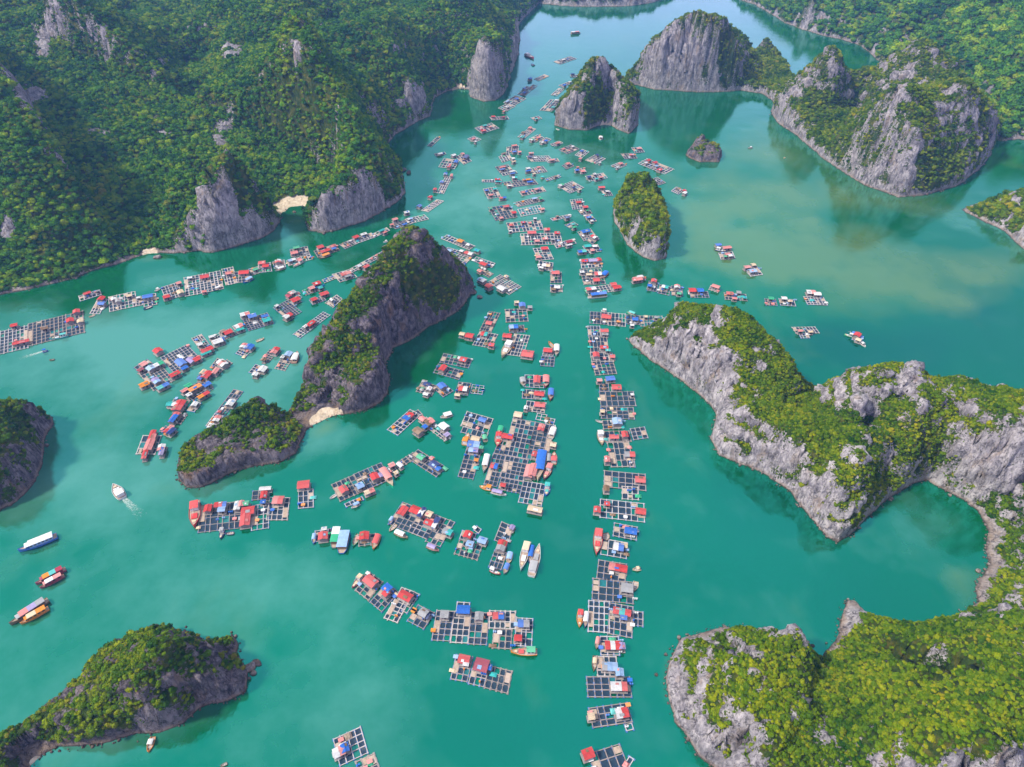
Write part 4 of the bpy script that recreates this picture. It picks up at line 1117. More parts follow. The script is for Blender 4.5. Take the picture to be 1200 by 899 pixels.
R_('colA', [((690, 704.3), (714, 706), (688.3, 740), 4, 5), ((714.6, 707), (741.7, 711.7), (713, 743), 4, 5), ((742.5, 716.7), (753.3, 718), (742, 733), 2, 2)], [(729, 716.5, 'rtr', 7.4, 2.9), (731, 723, 'b', 2.6, 2)])
R_('colA', [((695, 678.3), (741.7, 683), (693.3, 703), 6, 3), ((701.7, 656.7), (734, 661.7), (699, 678), 4, 3)], [(724.5, 664.3, 'prr', 8, 3.4), (735, 688.3, 'k', 5, 4.2)])
R_('colA', [((705.7, 631.7), (735, 636.7), (704.3, 650), 4, 2)], [(725, 640, 'wb', 4.6, 4), (731.5, 638, 'y', 3, 2.4)])
R_('colA', [((720, 613.3), (746.7, 618.3), (719, 628.3), 4, 3)], [(739.3, 621.5, 'b', 5.6, 3.4)])
R_('colA', [((703.6, 585.3), (754.3, 590.7), (703.6, 606.7), 7, 3)], [(700, 596.5, 'r', 3, 3.6), (711.6, 589, 'r', 2.6, 2.4), (751, 598, 'r', 4.8, 3.4)])
R_('colB', [((708.4, 552.1), (756, 556.5), (708, 570.8), 6, 3), ((729, 570.5), (747.5, 571.5), (728.5, 585), 3, 2)], [(750.5, 561, 'r', 5, 3.8), (710.7, 571.7, 'd', 2.6, 3.6)])
R_('colB', [((711.6, 519.2), (736.5, 518.6), (716, 547.7), 4, 4), ((737, 536), (742.5, 536), (738, 547.7), 1, 2), ((708, 506), (737, 505.5), (710, 518), 5, 1), ((738.5, 503), (755, 500.8), (741, 516), 3, 3)],
   [(738, 531.6, 'kr', 5.4, 3.4), (719.6, 511.2, 'r', 5, 2.8), (732.4, 508.6, 'r', 3, 4.2), (711.6, 538, 'p', 2.4, 4)])
R_('colB', [((706, 493.4), (728.5, 492.5), (706.6, 503.2), 4, 2)], [(723.2, 493.5, 'l', 4.8, 5)])
R_('colB', [((704, 477.4), (741.9, 478.3), (704.5, 490.7), 6, 3)], [(706, 481.5, 'y', 2.4, 2.2)])
R_('colB', [((702.2, 459.6), (741.9, 459.2), (703.6, 476.5), 6, 3), ((702.2, 450.2), (712.8, 450.2), (702.4, 459), 2, 2)], [(722.6, 452.5, 'r', 5.4, 4.2), (741, 461.5, 'w', 1.8, 1.6)])
R_('colB', [((691.7, 413.9), (717, 414), (693.8, 424), 5, 2), ((693.8, 424.6), (717.8, 423), (697.4, 440), 5, 4)], [(698.6, 415.5, 'r', 3.6, 4.4), (717.8, 416.5, 'r', 3, 3), (715.2, 442.6, 'b', 5.4, 3.6), (702.5, 445, 'p', 3, 2.4)])
R_('colB', [((690.2, 395.2), (710.7, 395.2), (692, 413), 5, 3)], [(708, 406, 'r', 5, 3), (712.5, 410, 't', 3, 2)])
R_('colB', [((688.5, 382.4), (702.7, 382.7), (689.4, 394), 4, 3)], [(708.4, 386.6, 'r', 5, 3.2), (709, 390.5, 'k', 4, 2.2)])
R_('colB', [((691.7, 365.5), (712, 367), (691.7, 379.2), 5, 3), ((713, 367), (732.6, 368.5), (713, 381.5), 5, 3)], [(710.7, 370, 'r', 6.2, 4.8), (725, 376, 'o', 2.4, 1.8)])
R_('colB', [((734.4, 369.4), (749, 370.3), (734.4, 380), 3, 2)], [(744.5, 372.8, 'b', 3.8, 3.6), (741, 380, 'w', 2.4, 2)])
R_('colB', [((750.2, 370.6), (775.7, 371), (750, 382.7), 7, 3)], [(757, 370.5, 'y', 2, 2), (769, 371, 'k', 2.4, 2)], 't')
# the biggest raft and its neighbours
R_('big', [((601.4, 490.6), (627.2, 495.2), (593.4, 533.8), 5, 8), ((627.8, 495.3), (650.3, 499.5), (619.8, 538.5), 4, 8), ((593.2, 534.6), (619, 539.3), (587.7, 559.6), 5, 5), ((587.5, 560.4), (613, 565), (584.5, 574), 5, 3),
           ((586.6, 511.6), (597, 513.4), (578.8, 531.5), 2, 4), ((578.3, 532), (592.4, 534.6), (569.4, 568.5), 3, 7), ((613.6, 564.1), (639.6, 568.5), (608.2, 589), 5, 4)],
   [(594.8, 510.6, 'r', 6, 3.4), (634.3, 500.3, 'rp', 3.2, 5), (626.3, 531, 'r', 2.2, 3.6), (579.1, 545.8, 'rb', 3.6, 3.4), (589.5, 568, 'r', 2.6, 2), (620, 551, 'p', 4, 8.6), (624.8, 550.5, 'p', 3.6, 8.4), (627, 595.8, 'yy', 7, 3), (648.5, 520, 'y', 3, 3)])
R_('big', [((630, 484.8), (641, 486.9), (628.2, 492), 2, 2), ((641.3, 490), (650.3, 492), (640, 497), 2, 2)], [(607, 485, 'y', 4.4, 4)], 'ew')
R_('big', [((547.5, 482.8), (577.9, 491.4), (543, 500), 5, 3), ((543, 500.6), (572, 508.4), (541, 507), 5, 1)], [(565.4, 491.6, 'b', 4.2, 3)])
R_('big', [((548, 523), (564.8, 525.5), (538.3, 559.2), 3, 7)], [(555, 519.5, 'bl', 6.4, 4.2), (554.8, 526.5, 'lv', 5, 3), (557, 513, 'y', 4.6, 3), (558.3, 538.6, 'o', 2, 1.8), (564, 524, 'g', 1.8, 2)])
R_('big', [((454, 503.9), (480.5, 480.5), (465.7, 510.9), 7, 3), ((481, 485), (490, 481), (486, 490), 2, 1)], [(478, 487, 'br', 6.2, 3.6)])
R_('big', [((492, 495), (521, 517), (499, 489), 7, 3)], [(503, 493.5, 'dp', 4.4, 4.6), (497.6, 499.5, 'b', 2.4, 2.6), (520, 498.5, 'w', 5, 4), (495, 490, 'p', 3.6, 3), (489.8, 504.6, 'd', 5, 4), (523.5, 509, 'v', 2.4, 3)])
R_('big', [((490, 527.5), (523, 548.3), (478.5, 538), 6, 3), ((467, 541.5), (484, 531), (471.5, 547), 4, 2)], [(508.5, 543.5, 'n', 4.6, 4), (512.5, 547.5, 'b', 3.6, 2.4), (493, 535, 'g', 4, 3), (506, 536, 'p', 2, 2), (468.5, 544, 'w', 2, 3.6)])
# the row in front of the dark island, from the red boat
R_('row', [((235, 593), (283, 588), (237.5, 624), 7, 4)], [(243.2, 595, 'r', 3.2, 4.2), (258, 590.5, 'rrb', 5.6, 2.8), (259.3, 596, 'l', 3.4, 2.8), (277.8, 592, 'w', 2.6, 5.2), (282.8, 590, 'p', 2, 3.4), (288, 589.5, 'g', 2.6, 2.6)])
R_('row', [((296.3, 593), (315.5, 590), (296.3, 622), 3, 5), ((316, 583.8), (339.5, 583.8), (317, 609.7), 4, 4), ((296.5, 576), (316, 574.5), (296.8, 586.5), 3, 2)],
   [(290.3, 598, 'r', 6, 4.4), (286.8, 608.5, 'r', 4.4, 7.2), (308.7, 579, 'r', 2.8, 4.4), (325.7, 585.2, 'pr', 5, 4.6), (307.8, 587, 'b', 2.4, 2), (310.5, 571.5, 'w', 5.6, 2)])
R_('row', [((350, 575), (367, 573.5), (352.6, 596), 3, 3)], [(355.3, 567, 'r', 5.8, 4.8)])
R_('row', [((369.5, 623), (388, 620), (370.5, 635), 3, 2)], [(378.3, 627.5, 'r', 4, 4.2), (379.5, 618.5, 'w', 2.4, 1.6)])
R_('row', [((420, 628), (440, 626), (422, 640), 3, 2)], [(426.8, 627.5, 'r', 4, 4.4)])
R_('row', [((399, 588), (425, 576.5), (389.5, 568), 5, 4), ((425.6, 576.2), (458, 562), (415.5, 556), 6, 4), ((404, 591), (424, 582.5), (406, 594.5), 4, 1)],
   [(402.4, 572.5, 'r', 3.6, 4.4), (439, 558, 'r', 3.6, 4.4), (421.5, 568, 'l', 3.6, 3.4), (432.7, 574.8, 'yp', 5, 2.4), (445, 556.5, 'v', 2.4, 3)])
R_('row', [((452.5, 549), (460, 545), (457.5, 556), 2, 2)], [(459, 544.5, 'p', 3, 2.6), (464, 553, 'y', 2.2, 2)])
R_('row', [((472, 589), (494, 597.5), (457, 615), 4, 5), ((494.6, 597.7), (516, 606), (480, 624), 4, 5), ((516.6, 606.2), (533, 612.5), (500, 635), 3, 5)],
   [(471.8, 597.5, 'r', 3.4, 5.4), (489, 598, 'rrw', 7.2, 4), (494, 600, 'n', 2, 6), (504.6, 612.5, 'rrw', 6.4, 2.8), (511, 610, 'n', 2.2, 4.6), (524.3, 622.5, 'kt', 4.6, 3), (503, 602, 'y', 3, 3)])
R_('row', [((539, 633), (565, 640), (533.5, 649.5), 5, 3), ((542, 622), (558, 626), (539.5, 632), 3, 2), ((558.5, 617), (564, 621), (556, 622), 1, 1)], [(548.2, 626, 'r', 3.4, 3.8), (550.6, 636.5, 'l', 3.2, 2.8), (565.3, 632, 'l', 4, 3.2)])
R_('row', [((588, 612), (602, 618), (583.5, 635), 2, 4), ((580, 645), (594, 648.5), (573, 664.5), 3, 3)], [(587.7, 638.5, 'kr', 3.8, 5.6), (600, 617, 'v', 2, 2.4)])
# between the dark island and the column
R_('mid', [((573.4, 365.5), (585.9, 367.6), (563.5, 387.5), 4, 6)], [(573, 377.6, 'r', 4, 3.6)])
R_('mid', [((562.5, 389), (583.4, 392.5), (554, 404.5), 6, 4)], [(550.3, 393, 'r', 5, 4.6), (567.5, 390.3, 'rt', 4.2, 4), (576, 403.6, 'r', 3.4, 3.2), (541.5, 391, 'y', 3.4, 3)])
R_('mid', [((592, 363.2), (617, 362), (592.6, 378), 5, 4)], [(612, 356.7, 'b', 4, 4.6), (605.5, 353, 'y', 3, 2.4), (621, 359, 'k', 3, 2.6)])
R_('mid', [((603, 391.6), (620.6, 393.8), (594.6, 416), 5, 6), ((596, 382.5), (613.5, 381.5), (597.5, 390.4), 4, 2)], [(594.4, 393, 'r', 5.6, 4.2), (618.3, 413.6, 'r', 7.2, 6.4), (601.9, 382.3, 'lb', 5.6, 4)])
R_('mid', [((634.8, 418), (650, 418.8), (633, 429), 4, 3), ((637.5, 407.8), (649.5, 408.8), (635.5, 417), 3, 2)], [(642, 409.5, 'r', 5.4, 3.8)])
R_('mid', [((520, 414.7), (553, 421), (517, 425.4), 7, 3)], [(543, 420.6, 'r', 4.2, 4)])
R_('mid', [((513.8, 427.2), (543, 435.2), (510, 437.5), 6, 3)], [(518.8, 430.5, 'r', 3.4, 5.4)])
R_('mid', [((509.5, 456.5), (519.5, 465.5), (520.5, 449.5), 3, 3)], [(517.7, 451.2, 'b', 4.8, 4)])
R_('mid', [((488, 459), (506, 464), (493, 447.5), 4, 4)], [(500.5, 449.5, 'n', 4.2, 2.8), (503, 455, 'w', 2.4, 3), (499, 460.5, 'w', 3, 2.2), (497.5, 446, 'k', 3, 1.8)])
R_('mid', [((537.8, 448.2), (552, 449.8), (533.8, 462.2), 3, 3)], [(542.6, 454.8, 'rw', 5, 4), (536, 462, 'y', 3, 2)])
R_('mid', [((553.8, 451.2), (567.2, 452.8), (552, 461), 3, 3)], [], 'ew')
R_('mid', [((615.2, 439.8), (636.6, 440.8), (616.6, 454), 4, 3)], [(629.3, 444, 'r', 3.6, 6.4)])
R_('mid', [((612.6, 456.8), (638.4, 458.6), (612.8, 467), 5, 2)], [(631.8, 460.6, 'r', 5.6, 3.4)])
R_('mid', [((617.9, 470.2), (640, 472.8), (615.4, 481.5), 5, 2)], [(632.5, 473.4, 'r', 6, 3.8), (616.4, 477, 'w', 1.8, 2.8)])
# behind the peak of the dark island
R_('peak', [((524, 275.7), (556, 288.6), (518.5, 280.4), 10, 2)], [(539.7, 281.8, 'o', 5, 4), (549, 286, 'w', 3, 3)])
R_('peak', [((525, 290.3), (554.8, 299.7), (515.6, 302.6), 8, 6)], [(526.8, 292.8, 'l', 4, 3.6), (549.5, 295.8, 'rw', 7, 4), (559, 292.8, 't', 4.4, 3.4), (541, 293.5, 'w', 3, 2.6)])
R_('peak', [((558.3, 301.4), (580, 309), (556, 306.7), 6, 2)], [(566.5, 308.6, 'r', 6, 3.6)])
R_('peak', [((566, 314.5), (578, 321.3), (561.6, 319), 4, 3)], [(562.4, 316.4, 'p', 3.6, 3), (564.8, 327.2, 'lw', 6, 4.4)])
R_('peak', [((586.3, 322.4), (610.5, 336.4), (574, 332), 8, 7)], [(573, 334.8, 'r', 4.6, 4.4), (588, 337, 'w', 6, 4.8), (593.5, 323, 'y', 3, 2.6)])
R_('peak', [((503, 290.5), (513, 292), (502.5, 296.4), 3, 2)], [(508, 287, 'wt', 7, 3.6)])
# the middle stream of rafts up the channel, nearest first
R_('stream', [((645.3, 333.8), (659, 334.6), (645.8, 341.6), 3, 2)], [(653, 335.4, 'w', 4, 3.6), (648.5, 338, 'd', 3, 2.4)])
R_('stream', [((645, 319.5), (657.5, 319.5), (644.6, 331.8), 3, 3)], [(651, 319, 'r', 5.6, 4.4)])
R_('stream', [((632, 306), (648, 308.5), (634, 316), 4, 2)], [(640.3, 310, 'wy', 6, 4), (634.5, 313, 'w', 3, 2)])
R_('stream', [((624.8, 291.8), (642, 290.2), (631, 305.5), 4, 5)], [(638, 290.6, 'r', 5.2, 4), (631, 300, 'p', 4, 3)])
R_('stream', [((649, 286), (671.5, 280.5), (651, 291.5), 6, 2)], [(666.8, 282.6, 'm', 5.4, 3.4), (667, 286.5, 'w', 5, 1.6)])
R_('stream', [((610, 274.5), (656, 273.5), (612, 287.5), 12, 4)], [(623.2, 271.8, 'r', 6.8, 4.2), (641, 268, 'pr', 4.4, 4), (652.8, 271.8, 'r', 4, 3.8), (638.8, 278.8, 'p', 4.2, 3), (629.4, 281.6, 'p', 3.8, 2.8), (648, 279.5, 'k', 3, 2.4)])
R_('stream', [((593.6, 261.8), (632.6, 258.5), (596.2, 273), 10, 3)], [(599, 263, 'r', 4.6, 3.8), (613, 259.6, 'r', 4, 3.4), (621, 260.2, 'p', 3.4, 3), (627, 255.6, 'w', 3.4, 2.4), (598, 270, 'w', 3, 2)])
R_('stream', [((572.6, 243.8), (596.7, 240), (579, 259), 6, 5)], [(592.8, 241.6, 'r', 6.4, 4), (601.9, 248.4, 'r', 5, 5), (587.4, 254.6, 'p', 4, 3.4), (575, 244, 'g', 3, 3)])
R_('stream', [((606.9, 245.8), (632.6, 241), (608.4, 254.4), 8, 3)], [(635.7, 244, 'p', 4, 3.6)], 't')
R_('stream', [((602.2, 238), (632.6, 231), (607, 242.7), 10, 3)], [(626.3, 232.2, 'l', 6, 3), (633.3, 232.2, 'g', 4, 3.8)])
R_('stream', [((608.4, 224.8), (635.7, 219.3), (611, 230.2), 8, 2)], [(629.4, 220.6, 'pv', 6, 3.4), (613, 224.6, 'p', 4, 3)])
R_('stream', [((566.4, 222), (581, 219.6), (569, 234), 5, 5)], [(579.6, 220.8, 't', 4.4, 3.6), (589, 231.2, 'rb', 8, 3.6), (575, 228, 'p', 5, 3.4), (570, 222.5, 'b', 4, 3)])
R_('stream', [((590, 214), (625, 210), (596, 220), 10, 3)], [(603, 207.5, 'wt', 6, 4.4), (616.9, 210.2, 'o', 9, 3), (621, 212.6, 'b', 7, 3), (597, 217, 'w', 5, 2.4)])
R_('stream', [((565, 211), (588, 211.5), (565.5, 213.6), 8, 1)], [(583, 209.8, 'r', 6, 3), (584, 212, 't', 7, 2.4)])
R_('stream', [((580.6, 196), (595, 193), (584, 203.5), 5, 4), ((587.5, 203.6), (604, 200.5), (589, 206.4), 5, 1)], [(588.7, 194.8, 'p', 8, 3), (588.5, 197.6, 'b', 6, 2.6), (600, 200.4, 'w', 7, 3), (600.5, 203, 'b', 6, 2.4)])
R_('stream', [((594, 173), (607.5, 171), (587, 182), 5, 4), ((584.5, 184), (596, 180.5), (584, 192), 4, 4)], [(602.5, 170.4, 'p', 7, 4), (602.5, 177, 'b', 5, 4), (608.7, 177.6, 'p', 4.4, 4), (601, 185, 'w', 4.4, 4), (590, 179, 'd', 6, 3), (602, 188.8, 'y', 6, 2.4)])
R_('stream', [((620, 198), (636, 195), (623, 205), 6, 4)], [(618.7, 196.6, 'w', 5, 4), (619, 199.6, 'b', 7, 2.6), (631, 195, 'p', 4, 3), (626, 203, 'y', 4, 2.4)])
R_('stream', [((617, 183.4), (642.5, 183), (627, 189.5), 9, 3)], [(622.5, 179, 'p', 6, 4), (621, 183, 'n', 6, 3)])
R_('stream', [((640, 187.4), (653, 186), (642, 191), 4, 2)], [(647, 187.2, 'p', 6, 3)])
R_('stream', [((638.7, 210), (653.7, 205.4), (642, 212.5), 6, 2)], [(650.5, 206, 'd', 3.4, 3)])
# between the stream and the cone islet
R_('cone', [((654.5, 219), (670.5, 212.7), (666, 227.5), 6, 6)], [(657.5, 216, 'wg', 7, 4), (672, 219, 'n', 4, 3), (679, 221.5, 'y', 4, 3)])
R_('cone', [((658.7, 194.4), (667.5, 191.2), (662, 199), 3, 3)], [(665, 191.4, 'p', 6, 4.4)])
R_('cone', [((674, 198.4), (684, 197.2), (676, 203), 3, 2)], [(676, 199, 'b', 5, 4), (682.6, 199.8, 'p', 5, 5), (677, 195.4, 'p', 3, 2.4)])
R_('cone', [((686, 207), (706.7, 203), (689, 213.2), 7, 3)], [(696.7, 203, 'w', 3.4, 3.4), (690, 207, 'n', 5, 4), (704, 207.4, 'p', 5, 3), (699, 209, 't', 4, 2.6)])
R_('cone', [((704.5, 224), (714, 223.4), (709, 230), 4, 3)], [(705, 218.6, 'r', 7.4, 4.6), (711.5, 223.6, 'w', 3.4, 2.6)])
R_('cone', [((655, 175.6), (669, 170), (663, 181.4), 5, 5)], [(671, 171, 'w', 4, 3), (660, 174, 'p', 5, 3)])
R_('cone', [((674, 182), (682, 175.4), (681, 186), 3, 4)], [(681.5, 176.4, 'b', 5, 3.4), (680, 185.4, 'p', 4, 3)])
R_('cone', [((686, 188), (697, 182), (697.5, 193), 5, 4)], [(699.6, 181.4, 'n', 4.4, 3.4), (703, 190, 'w', 3, 2)])
R_('cone', [((716, 194.5), (726.5, 190.4), (723, 198.4), 4, 3)], [(727, 190.9, 'p', 6, 4), (723.5, 195.4, 'w', 3, 2.4)])
R_('cone', [((727.6, 180.6), (742, 180), (733, 186.4), 5, 3)], [(740, 180.6, 'p', 6, 3.6)])
R_('cone', [((740, 173.6), (751, 172.8), (743.4, 179.4), 4, 3)], [(749, 173.2, 'p', 6, 3.6)])
R_('cone', [((748, 192), (758.5, 186.4), (776, 206), 4, 9)], [(759.8, 187.2, 'r', 6, 4.4), (767.6, 190, 'r', 6, 4.4), (773, 198.2, 'r', 6, 5), (757, 190, 'w', 4, 3), (769, 194, 'l', 4, 3)])
R_('cone', [((762.6, 210.8), (770.4, 208.2), (770, 217.8), 3, 4)], [(768, 211, 'w', 2.6, 2)])
R_('cone', [((786.7, 224.3), (792.4, 219.6), (794, 229), 3, 4)], [(802.3, 222.6, 'r', 4.6, 3.6), (802.5, 225.4, 'w', 6, 3.6), (793, 219.6, 'k', 3, 2)])
R_('cone', [((668, 234.6), (682, 233.4), (668.5, 246), 5, 5), ((677.5, 247), (690, 245.4), (681, 252), 4, 2)], [(678, 236, 'r', 6, 4), (686, 242.2, 'r', 5.6, 4.6), (688.5, 246, 'g', 3, 2)])
R_('cone', [((684, 252.6), (692, 251.4), (690.5, 260.6), 3, 4)], [(690, 253.6, 'b', 5, 4), (693.5, 258, 'w', 3, 3)])
R_('cone', [((645, 256.4), (666, 251.8), (648, 259), 6, 2)], [(664.7, 254.4, 'n', 5.4, 4), (653, 252.6, 'd', 3, 2)])
R_('cone', [((662, 264), (672, 260.4), (667, 267.6), 4, 2)], [(671.5, 262, 't', 4.6, 3), (673, 265.6, 'g', 5, 3)])
R_('cone', [((677, 272.4), (692, 268.6), (681, 283.6), 5, 5), ((692.4, 274), (702, 280), (688, 282.4), 3, 3)], [(686, 270.2, 'b', 7, 4.4), (696.7, 276.8, 'rw', 5, 4)])
R_('cone', [((683, 289), (700, 287), (686, 297), 4, 3)], [(688.7, 287.6, 't', 5.4, 3.6), (682, 293.6, 'bt', 6.4, 4), (696.7, 287.6, 'w', 3.6, 3), (694, 292.6, 'p', 3, 3)])
# the raft town above the column
R_('town', [((680, 304.5), (703.4, 303), (679.6, 315), 6, 3)], [(685, 305, 'r', 4.6, 3.8), (695.4, 304.4, 'v', 7.4, 4), (702, 304, 'r', 3.4, 4)])
R_('town', [((679.6, 316.2), (704, 315.2), (684, 334), 6, 5)], [(700.7, 319.6, 'rw', 5, 4.4), (698.7, 327.6, 'r', 4.6, 4.4), (690, 321, 'y', 4, 2.4), (682, 318, 'w', 3, 2.4)])
R_('town', [((686, 338.4), (720, 333), (689, 346.4), 9, 3)], [(692.7, 337.6, 'rw', 7, 3.6), (718.8, 332.6, 'r', 4.4, 3.6), (722.8, 335.8, 'r', 6, 3.6)])
# open water right of the column
R_('open', [((741.5, 326), (754, 324), (743, 330.6), 3, 2)], [(747.5, 326, 'p', 6, 5), (750, 323.6, 'w', 4, 2), (743.5, 327.6, 'p', 3, 3)])
R_('open', [((760.5, 329.8), (771, 331.4), (758.8, 340.6), 3, 3)], [(766.5, 328.4, 'r', 3.6, 4), (761.5, 334, 'b', 3, 3)])
R_('open', [((773.2, 334), (786, 336.8), (772.6, 344), 3, 3)], [(779.6, 335.4, 'wt', 4.6, 3.4)])
R_('open', [((786.9, 335.4), (799.4, 336.4), (787, 346.2), 3, 3)], [(793.7, 335.4, 'wp', 3.6, 4), (796, 343, 'g', 2.8, 2.6)])
R_('open', [((808, 342), (829, 342), (809, 349), 5, 3)], [(811.4, 339.3, 'r', 4.8, 4.6), (820.7, 339.6, 'b', 4.4, 4.4)])
R_('open', [((833, 335), (843, 338.4), (832, 340), 3, 2)], [(839, 335.4, 'p', 5.4, 3.6)])
R_('open', [((848.7, 343.6), (873.8, 345.4), (849.7, 351), 6, 3)], [(855.4, 343, 'r', 4.6, 3.4), (866, 341.6, 'k', 3, 3), (873, 347.6, 't', 2.6, 2.4), (861, 348.6, 'p', 3, 2.4)])
R_('open', [((842, 297), (858, 295.4), (842.4, 304.6), 4, 3)], [(842, 285.8, 'b', 4.6, 3.2), (851.8, 289.4, 'p', 7, 3.4), (853, 297.4, 'p', 4, 3), (855.5, 299, 'w', 3, 3), (850, 299.6, 'g', 2.4, 2)])
R_('open', [((872.4, 313.6), (886, 311.6), (877, 324.6), 3, 4)], [(882, 317, 'l', 5.4, 4), (875.5, 312.6, 'p', 4.4, 3), (883, 309.4, 'y', 3, 3)])
R_('open', [((896, 350.6), (908.7, 351.2), (896.8, 358), 3, 3)], [(903.7, 349, 'g', 3.4, 3)])
R_('open', [((912.4, 350.4), (930, 351.6), (914.4, 358), 4, 2)], [(919, 348.8, 'w', 3.6, 3.2), (926, 352, 'y', 3, 2)], 'w')
R_('open', [((941.6, 348), (964.5, 348.8), (946.5, 357.2), 6, 4)], [(950.8, 341.6, 'wp', 6, 4.6), (957.8, 343.4, 'w', 5, 4)], 'w')
R_('open', [((928, 384), (954.7, 383.6), (933.5, 391), 7, 2), ((936, 391.4), (946, 391.2), (938.4, 396.6), 3, 2)], [(938, 387, 'p', 3, 2), (950, 387.6, 'y', 3, 2)], 'w')
R_('open', [((1000, 391.6), (1010, 395.4), (1000.6, 399), 3, 2)], [(1005, 391.8, 'r', 3.6, 4.4), (1002, 389.6, 'b', 3, 2.6), (1006.6, 397, 'y', 3, 3)], 'w')
R_('open', [((876, 377.6), (885, 381), (879, 384), 3, 2)], [(878, 378, 'w', 3, 2.6)])
# the chain along the left shore, from the left edge
R_('shore', [((-8, 391), (33, 382), (-7, 417), 9, 7), ((33.6, 380), (97, 365), (33, 406), 13, 7)], [(16, 380.6, 'r', 4, 3.4), (89, 364.2, 'r', 4, 4.4), (81.8, 374.8, 'r', 4.2, 4.6), (93.4, 375.4, 'y', 3.4, 4), (24, 400, 'r', 9.4, 3), (52, 384, 'd', 4, 3)])
R_('shore', [((92.5, 347.4), (116.7, 340), (93.4, 353.6), 5, 2)], [(101.6, 342.8, 'rr', 6, 3.6), (114, 340, 'k', 3.4, 2)])
R_('shore', [((115, 351), (125.8, 351.4), (111.5, 368), 3, 5)], [(118, 348.6, 'r', 4, 4.4), (119, 355.2, 'b', 4.6, 3.6)])
R_('shore', [((127.5, 348.6), (158.3, 342), (129.4, 365.6), 7, 5), ((159, 349), (167, 347.6), (160, 359), 2, 3)], [(133, 350, 'w', 3, 3.4), (151, 346, 'y', 3.4, 3), (138, 352, 'k', 3, 4)])
R_('shore', [((168, 347.4), (182.5, 344.4), (169.6, 360), 3, 4)], [(173, 346.8, 'b', 6.6, 4.4), (162, 348, 'w', 2.6, 2)])
R_('shore', [((189, 337.4), (208, 331.6), (191.8, 353.6), 5, 5)], [(194.7, 347, 'r', 4.4, 3.8), (211, 341.6, 'y', 4, 5), (209, 331, 'p', 3.4, 3)])
R_('shore', [((215.8, 326), (258, 317.8), (218, 347.6), 10, 8)], [(239.5, 323.4, 'r', 5.8, 4.6), (222, 324.6, 'w', 3.4, 2.4), (239, 340.4, 'p', 3, 2.4)])
R_('shore', [((260, 316), (273, 313.4), (265.4, 334.4), 4, 6)], [(267.5, 319.6, 'p', 4, 3.4)])
R_('shore', [((275, 319.4), (291.7, 318.2), (279, 331.4), 4, 4)], [(285.8, 318.6, 'rr', 7, 5)])
R_('shore', [((291.9, 316), (305, 312), (295, 323), 4, 3)], [(298.7, 314.6, 'g', 3.8, 3)])
R_('shore', [((302.7, 309.6), (316.7, 308), (306.5, 319.6), 4, 4)], [(306.7, 306.8, 'r', 5, 4.4), (311, 310.4, 'r', 4.6, 4)])
R_('shore', [((320, 306.9), (333, 305), (322.4, 315), 4, 3)], [(325.5, 305.4, 'rw', 4, 4.4)])
R_('shore', [((335.8, 306), (363, 298.4), (337.6, 312), 8, 2)], [(341.7, 304.4, 'lw', 5.4, 3), (350, 303, 'p', 3, 2)])
R_('shore', [((340, 293), (360, 289.2), (341.7, 302), 6, 4)], [(344.5, 295.2, 'p', 5.4, 4), (347, 289.6, 'g', 4.6, 3)])
R_('shore', [((368, 294.4), (393, 286.4), (370.6, 302.6), 7, 3)], [(375, 288.4, 'r', 5, 4.4), (380.8, 293.4, 'rr', 7.4, 3.6), (390, 287.6, 'pr', 4, 3), (391, 290.4, 'b', 3.4, 2.4)])
R_('shore', [((398, 287), (412, 281), (403.6, 292.4), 5, 4)], [(416.7, 277.4, 'r', 5, 3.6)])
R_('shore', [((412.8, 281), (435, 273.4), (416, 286.4), 6, 3)], [(425.8, 273.4, 'w', 6.6, 3.6)])
R_('shore', [((436, 275), (453, 267.2), (438, 279), 5, 2)], [(447, 269.4, 't', 7, 2.6), (451, 271.6, 'p', 5, 2)])
R_('shore', [((457, 264), (477, 257.4), (464, 268.6), 6, 3)], [(462.7, 256.4, 'p', 6, 4), (474, 262, 'b', 5, 2.6), (459, 262.6, 'p', 4, 2.6)])
R_('shore', [((475, 257.4), (497, 252), (480, 262.6), 6, 3)], [(476.4, 248.4, 'w', 5.6, 4), (480, 255.4, 'wl', 5.4, 3.4)])
R_('shore', [((494, 246.8), (512, 234.4), (502, 248.4), 6, 4)], [(504, 230, 'r', 5, 4), (491, 240.6, 'b', 5, 4.6)])
R_('shore', [((512.3, 226.4), (522, 207.6), (520, 227), 7, 3)], [(517.7, 212.2, 'b', 6, 4), (522, 203, 'lb', 6, 4), (529, 205, 'pp', 7, 2.6), (509.7, 221.4, 'r', 5, 3.6)])
R_('shore', [((514, 196), (520.4, 186), (532, 199), 4, 5), ((509, 180.6), (521, 178.6), (510.4, 183), 4, 1), ((534, 184), (543, 180), (537, 196), 3, 4)], [(531.4, 181.2, 'w', 6, 4.4), (534.3, 188.6, 'b', 8, 4), (526.4, 194.2, 'rp', 10, 3.4), (542, 180, 'p', 4, 4)])
